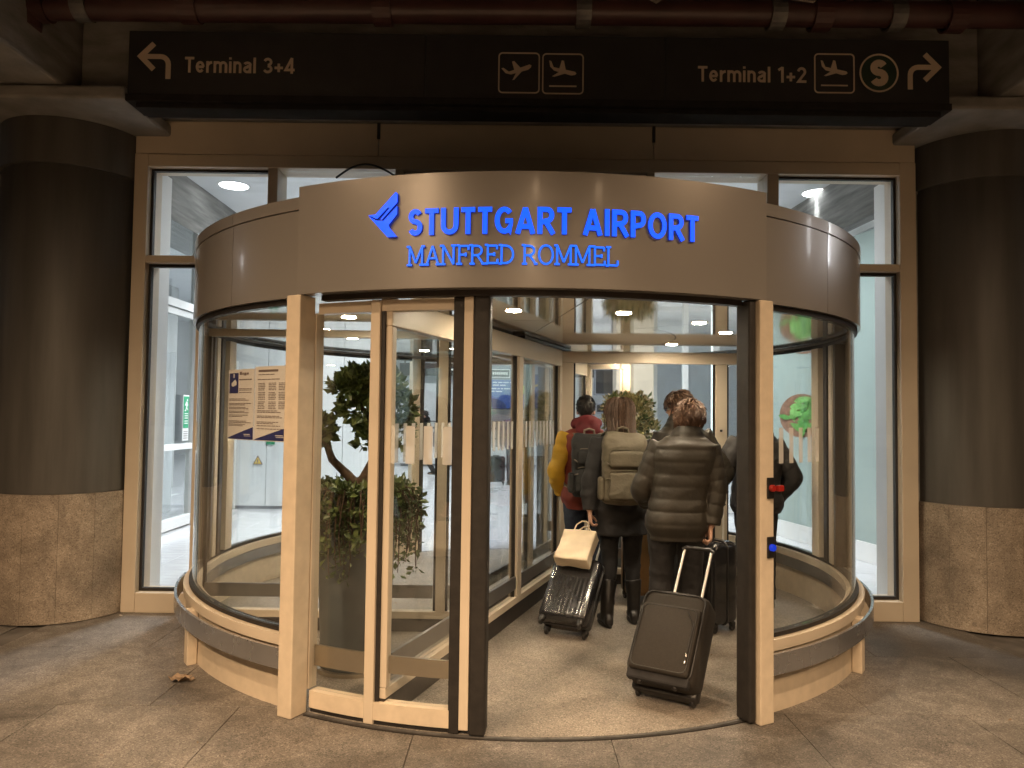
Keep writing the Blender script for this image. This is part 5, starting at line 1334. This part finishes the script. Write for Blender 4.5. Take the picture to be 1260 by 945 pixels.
    if g('collar'): mb.limb([Pv + Vector((0, -.02, -.10)), Pv + Vector((0, -.012, .0)), Pv + Vector((0, -.004, .050))], [.15, .112, .088], 20)
    pst = None
    if g('two_tone'):
        lim = g('two_tone')[1]
        def pst(me):
            for p in me.polygons:
                if p.center.z > lim * s: p.material_index = 1
        mt = [mt, g('two_tone')[0]]
    fl_ = folds(.0075 if not qs else .005, ridge=1.0 if not qs else .4)
    def post2(me):
        if not far: fl_(me)
        if pst: pst(me)
    fuse(fin(mb), 'jacket', mt, t, (.0105 if not qs else .0075) if not far else .018, 2 if not qs else 1, post=post2)
    if g('sleeve'): fuse(fin(sl), 'sleeves', g('sleeve'), t, .0105, 2, post=fl_)
    if g('hood'):
        mb = MB(); hm = g('hood')
        c = Pv + Vector((0, -.03, -.02)); pts = []
        for i in range(25):
            a = 2 * math.pi * i / 24; pts.append(c + Vector((.098 * math.cos(a), .085 * math.sin(a) + .01, .018 * math.sin(a) * -1)))
        mb.tube(pts, [.036 + .008 * math.sin(2 * math.pi * i / 24 * 3) + (.016 if math.sin(2 * math.pi * i / 24) < -.2 else 0) for i in range(25)], 12, cap=False)
        mb.ell(c + Vector((0, -.085, -.045)), (.115, .055, .085), 16, 10); mb.ell(c + Vector((0, -.07, .02)), (.10, .05, .06), 16, 10)
        fuse(fin(mb), 'hood', hm, t, .0105, 3)
    # ---- hair
    hm = g('hair', 'hair_brown'); st = g('style', 'short'); q_ = random.Random(g('seed', 1))
    mb = MB()
    o = len(mb.v); mb.ell((0, -.012, .124), (.082, .102, .103), 26, 18)
    for i in range(o, len(mb.v)):
        x, y, z = mb.v[i]
        if (y > .045 and z < .150) or (z < .075 and y > -.05) or z < .045: x *= .72; y = -.012 + (y + .012) * .72; z = .11 + (z - .11) * .75
        else:
            k = 1 + .03 * math.sin(x * 90 + y * 60) * math.sin(z * 80 + 2)
            x *= k; y *= k
        mb.v[i] = (x, y, z)
    n = {'short': 950, 'curly': 1100, 'long': 620, 'crop': 500}[st] if not far else 60
    for i in range(n):
        while True:
            d = Vector((q_.gauss(0, 1), q_.gauss(0, 1), q_.gauss(0, 1))).normalized()
            if not ((d.y > .42 and d.z < .25) or d.z < -.62 or (d.z < -.3 and d.y > -.3)): break
        p = Vector((d.x * .080, -.012 + d.y * .100, .124 + d.z * .101)); dn = Vector((0, -.15, -1)); tg = (dn - d * dn.dot(d)); tg.normalize()
        sw = d.cross(tg); pts = [p - d * .006]
        if st == 'long':
            p2 = p.copy(); spread = q_.uniform(-.4, .4); L = q_.uniform(.36, .50)
            dd = d.copy(); seg_ = L / 11
            for j in range(11):
                rel = Vector((p2.x / .084, (p2.y + .012) / .104, (p2.z - .124) / .105))
                dd = rel.normalized(); down = Vector((0, -.05, -1)); tt_ = (down - dd * down.dot(dd)) if p2.z > .08 else down + Vector((-p2.x * .5 + .10, -.30, 0))
                if tt_.length < .1: tt_ = Vector((dd.x, -1, 0))
                if p2.z > .10 and abs(dd.z) > .75: tt_ = tt_ + Vector((spread * .3 + dd.x, -.35, 0))
                p2 = p2 + tt_.normalized() * seg_
                rel = Vector((p2.x / .084, (p2.y + .012) / .104, (p2.z - .124) / .105))
                if rel.length < 1.02: rel.normalize(); p2 = Vector((rel.x * .086, -.012 + rel.y * .106, .124 + rel.z * .107))
                pts.append(p2 + Vector((q_.uniform(-.003, .003), q_.uniform(-.004, .002), 0)))
            mb.tube(pts, [.0038] * 9 + [.0034, .0028, .001], 4)
        else:
            L = {'short': q_.uniform(.035, .075), 'curly': q_.uniform(.05, .095), 'crop': q_.uniform(.008, .016)}[st]
            m_ = 6 if st == 'curly' else 4; cu = q_.uniform(0, 6.28)
            swirl = 1.5 * noise.noise(d * 3.0 + Vector((g('seed', 1), 0, 0))) + q_.uniform(-.25, .25); lift = .45 + 1.5 * abs(noise.noise(d * 3.1 + Vector((5, g('seed', 1), 2))))
            for j in range(1, m_ + 1):
                u = j / m_
                if st == 'curly':
                    off = d * (.004 + .026 * math.sin(u * 2.3) * lift + .004 * math.sin(cu + u * 5)) + sw * (.007 * math.sin(cu + u * 5) + swirl * L * u) + tg * L * u * .85
                elif st == 'short': off = tg * L * u + d * (.004 + .016 * lift * math.sin(u * 2.5)) + sw * L * swirl * u * .8
                else: off = d * L * u * .6 + tg * L * u * .8
                pts.append(p + off)
            r0 = {'short': .0036, 'curly': .0034, 'crop': .003}[st]
            mb.tube(pts, [r0] * (len(pts) - 2) + [r0 * .75, r0 * .2], 4)
    mb.v = [tuple(Th @ Vector(v)) for v in mb.v]
    fin(mb).build('hair', hm, t, 60)
    if g('glasses'):
        mb = MB()
        for k in (-1, 1):
            mb.tube([(k * .032 + .021 * math.cos(a), .100, .097 + .016 * math.sin(a)) for a in [2 * math.pi * i / 14 for i in range(15)]], .0018, 6)
            mb.tube([(k * .054, .098, .102), (k * .078, .06, .104), (k * .082, -.01, .104), (k * .082, -.025, .094)], .0018, 6)
        mb.tube([(-.011, .101, .102), (.011, .101, .102)], .0018, 6)
        mb.v = [tuple(Th @ Vector(v)) for v in mb.v]; fin(mb).build('glasses', 'plastic_black', t, True)
    return t
def backpack(tp_, s, m, m2, label, W_=.33, H_=.52, D_=.19, z0=.94, back=-.165, lean=0, x0=0):
    t = empty('backpack', tp_.location, tp_.rotation_euler.z, label, 'backpack')
    Tm = Matrix.Translation((x0, back, z0)) @ Matrix.Rotation(-lean, 4, 'X')
    def fin(mb): mb.v = [tuple((Tm @ Vector(v)) * s) for v in mb.v]; return mb
    rs = []
    for i in range(25):
        u = i / 24; z = H_ * u
        k = 1 if u < .72 else 1 - .42 * ((u - .72) / .28) ** 2.2
        kb = 1 if u > .08 else .80 + .2 * (u / .08) ** .5
        wr = 1 + .010 * math.sin(u * 40) + .008 * math.sin(u * 71 + 1)
        rs.append(sup(W_ * (.82 + .18 * min(1, k + .35)) * kb * wr * (1 if u < .9 else 1 - .25 * (u - .9) / .1), D_ * k * kb * wr, z, 44, 3.2, 0, -D_ * k * kb / 2))
    fuse(fin(MB().rings(rs)), 'main_bag', m, t, .0085, 1, post=folds(.007, 9, 20))
    mb = MB(); 
    fuse(fin(MB().rings(rounded(W_ * .80, .06, .03, H_ * .46, .03, 40, 4, 0, -D_ - .004))), 'front_pocket', m, t, .008, 2, post=folds(.007, 9, 22))
    fuse(fin(MB().rings(rounded(W_ * .76, .05, H_ * .50, H_ * .74, .024, 40, 4, 0, -D_ + .004))), 'top_pocket', m, t, .008, 2)
    for k in (-1, 1):
        fuse(fin(MB().rings(rounded(.05, .12, .03, H_ * .38, .02, 30, 3.5, k * (W_ / 2 + .005), -D_ * .5))), 'side_pocket', m, t, .009, 2)
        fin(MB().tube([(k * W_ * .47, -.02, H_ * .62), (k * W_ * .46, -D_ * .7, H_ * .60), (k * W_ * .38, -D_ - .012, H_ * .55)], .006, 6)).build('side_strap', m2, t, True)
        fin(MB().tube([(k * W_ * .40, -.02, H_ * .30), (k * W_ * .50, -D_ * .5, H_ * .33), (k * W_ * .38, -D_ - .03, H_ * .36)], .006, 6)).build('side_strap', m2, t, True)
        # shoulder strap over the shoulder and back under the arm
        mb = MB(); pts = [(k * .075, -.01, H_ * .93), (k * .10, .04, H_ * 1.01), (k * .115, .13, H_ * .98), (k * .12, .245, H_ * .80), (k * .13, .275, H_ * .55), (k * .16, .22, H_ * .28), (k * .17, .08, H_ * .16), (k * .14, -.01, H_ * .12)]
        P = [Vector(p) for p in pts]; o = []
        for i in range(len(P)):
            tq = (P[min(i + 1, len(P) - 1)] - P[max(0, i - 1)]).normalized(); sx = Vector((1, 0, 0)); nn = tq.cross(sx).normalized(); wq = .026
            o.append([P[i] - sx * wq - nn * .006, P[i] + sx * wq - nn * .006, P[i] + sx * wq + nn * .006, P[i] - sx * wq + nn * .006])
        fin(mb.rings(o)).build('shoulder_strap', m2, t, 50)
    fin(MB().tube([(-.045, -.03, H_ - .012), (-.04, -.035, H_ + .03), (0, -.035, H_ + .042), (.04, -.035, H_ + .03), (.045, -.03, H_ - .012)], .010, 8)).build('grab_loop', m2, t, True)
    for z, y in ((H_ * .47, -D_ - .012), (H_ * .76, -D_ + .002), (H_ * .84, -D_ * .83)):
        fin(MB().tube([(-W_ * .36, y + .02, z - .01), (-W_ * .25, y - .004, z), (W_ * .25, y - .004, z), (W_ * .36, y + .02, z - .01)], .0045, 6)).build('zipper', m2, t, True)
    return t
GRP = None
# person in the yellow and red jacket
pa = person((.645, 6.42), R(4), 1.74, 'person in a yellow and red jacket with a maroon hood and a dark backpack', dict(
    jacket='cloth_red', sleeve='cloth_yellow', hood='cloth_maroon', trousers='cloth_denim', hair='hair_black', style='crop', seed=3, yaw=-12, nod=4,
    armL=((-.27, -.04, 1.13), (-.205, .10, .92)), armR=((.27, -.05, 1.13), (.22, .09, .93)), hem=.80, fat=(.07, .08), flare=.05, shoe='cloth_slate', sole='sole', handL=dict(curl=35), handR=dict(curl=35)))
backpack(pa, 1.74 / 1.75, 'pack_black', 'strap_grey', 'dark grey backpack on the person in the yellow and red jacket', W_=.31, H_=.52, D_=.14, z0=.92, back=-.165, lean=R(3), x0=-.005)
# woman with long hair and khaki backpack
pb = person((.85, 5.76), R(2), 1.71, 'person with long brown hair, a khaki backpack, black coat and black boots', dict(
    jacket='cloth_black', two_tone=('cloth_black', .9), trousers='cloth_black', collar=True, hair='hair_brown', style='long', seed=5, yaw=-14, nod=3, boots=True, shoe='boot', trouser_end=.16,
    hem=.70, fat=(.055, .065), flare=.35, knee_r=.066, hem_r=.055, quilt=0,
    armL=((-.245, -.03, 1.12), (-.255, -.06, .885)), armR=((.27, -.01, 1.13), (.235, .17, .98)), handL=dict(dir=(.05, -.15, -1), palm=(1, 0, 0), curl=75), handR=dict(curl=60),
    legL=((-.085, .03, .49), (-.115, -.06, .085)), legR=((.105, .06, .49), (.115, .055, .085)), toe=6))
backpack(pb, 1.71 / 1.75, 'pack_khaki', 'pack_khaki', 'large khaki backpack on the person with long hair', W_=.34, H_=.54, D_=.19, z0=.955, back=-.15, lean=R(3), x0=-.02)
# person in the brown puffer jacket
pc = person((1.105, 4.98), R(-6), 1.72, 'person in a brown quilted puffer jacket with tousled auburn hair', dict(
    jacket='puffer_brown', quilt=.082, quilt_amp=.012, hood=None, collar=True, trousers='cloth_black', hair='hair_auburn', style='short', seed=8, yaw=-28, nod=16, tilt=4, lean=5, sway=.13, neck=-.05,
    hem=.79, fat=(.075, .10), flare=.04, arm_r=(.090, .077, .064), cuff=.93,
    armL=((-.232, .05, 1.12), (-.18, .22, 1.0)), armR=((.262, -.01, 1.13), (.215, -.05, .885)), handR=dict(dir=(-.05, -.35, -1), palm=(-1, .1, 0), curl=95), handL=dict(curl=70),
    legL=((-.10, .03, .49), (-.11, -.05, .085)), legR=((.10, .04, .49), (.12, .05, .085))))
# person ahead with glasses
pd = person((1.47, 6.12), R(8), 1.77, 'person in a dark brown jacket and glasses, half hidden behind the brown puffer jacket', dict(
    jacket='puffer_brown', hood=None, collar=True, trousers='cloth_black', hair='hair_brown', style='short', seed=11, yaw=58, nod=8, glasses=True, lean=3, sway=-.12,
    hem=.80, fat=(.09, .09), flare=.05, arm_r=(.095, .078, .062), armL=((-.29, .02, 1.13), (-.20, .2, 1.02)), armR=((.30, 0, 1.12), (.25, .1, .90))))
# person in black by the far right
pe = person((2.05, 6.24), R(10), 1.70, 'person in a black puffer jacket and black trousers seen through the right curved glass', dict(
    jacket='puffer_black', quilt=.09, quilt_amp=.009, hood='puffer_black', trousers='cloth_black', hair='hair_brown', style='short', seed=14, yaw=10, nod=6, lean=2,
    hem=.82, fat=(.10, .11), flare=.05, arm_r=(.098, .084, .066), armL=((-.335, .02, 1.15), (-.37, .16, 1.03)), armR=((.315, -.06, 1.12), (.235, .07, .93)), handL=dict(curl=60)))
# two people far off in the hall
pf = person((-2.19, 19.0), R(75), 1.64, 'distant person in dark hooded clothes walking across the hall', dict(far=True, jacket='cloth_black', hood='cloth_black', trousers='cloth_black', hair='hair_black', style='short', seed=20, hem=.72,
    armL=((-.27, -.05, 1.13), (-.24, .08, .90)), armR=((.27, .02, 1.13), (.24, -.06, .90)), legL=((-.09, .12, .50), (-.09, .20, .085)), legR=((.09, .02, .50), (.09, -.22, .11))))
pg = person((.07, 16.9), R(3), 1.75, 'distant person in a plum jacket standing in the hall with a black suitcase', dict(far=True, jacket='cloth_plum', trousers='cloth_slate', hair='hair_brown', style='short', seed=23, hem=.82, fat=(.10, .10),
    armL=((-.30, -.02, 1.13), (-.30, -.02, .90)), armR=((.29, 0, 1.13), (.26, .06, .90))))
hb = empty('shoulder_bag', (-1.88, 18.95, .72), R(70), 'dark bag carried by the distant hooded walker', 'bag')
MB().rings(rounded(.30, .14, 0, .42, .05, 30, 4)).build('body', 'grey_panel', hb, True); MB().tube([(-.12, 0, .41), (-.05, 0, .62), (.05, 0, .62), (.12, 0, .41)], .012, 6).build('handle', 'plastic_black', hb, True)
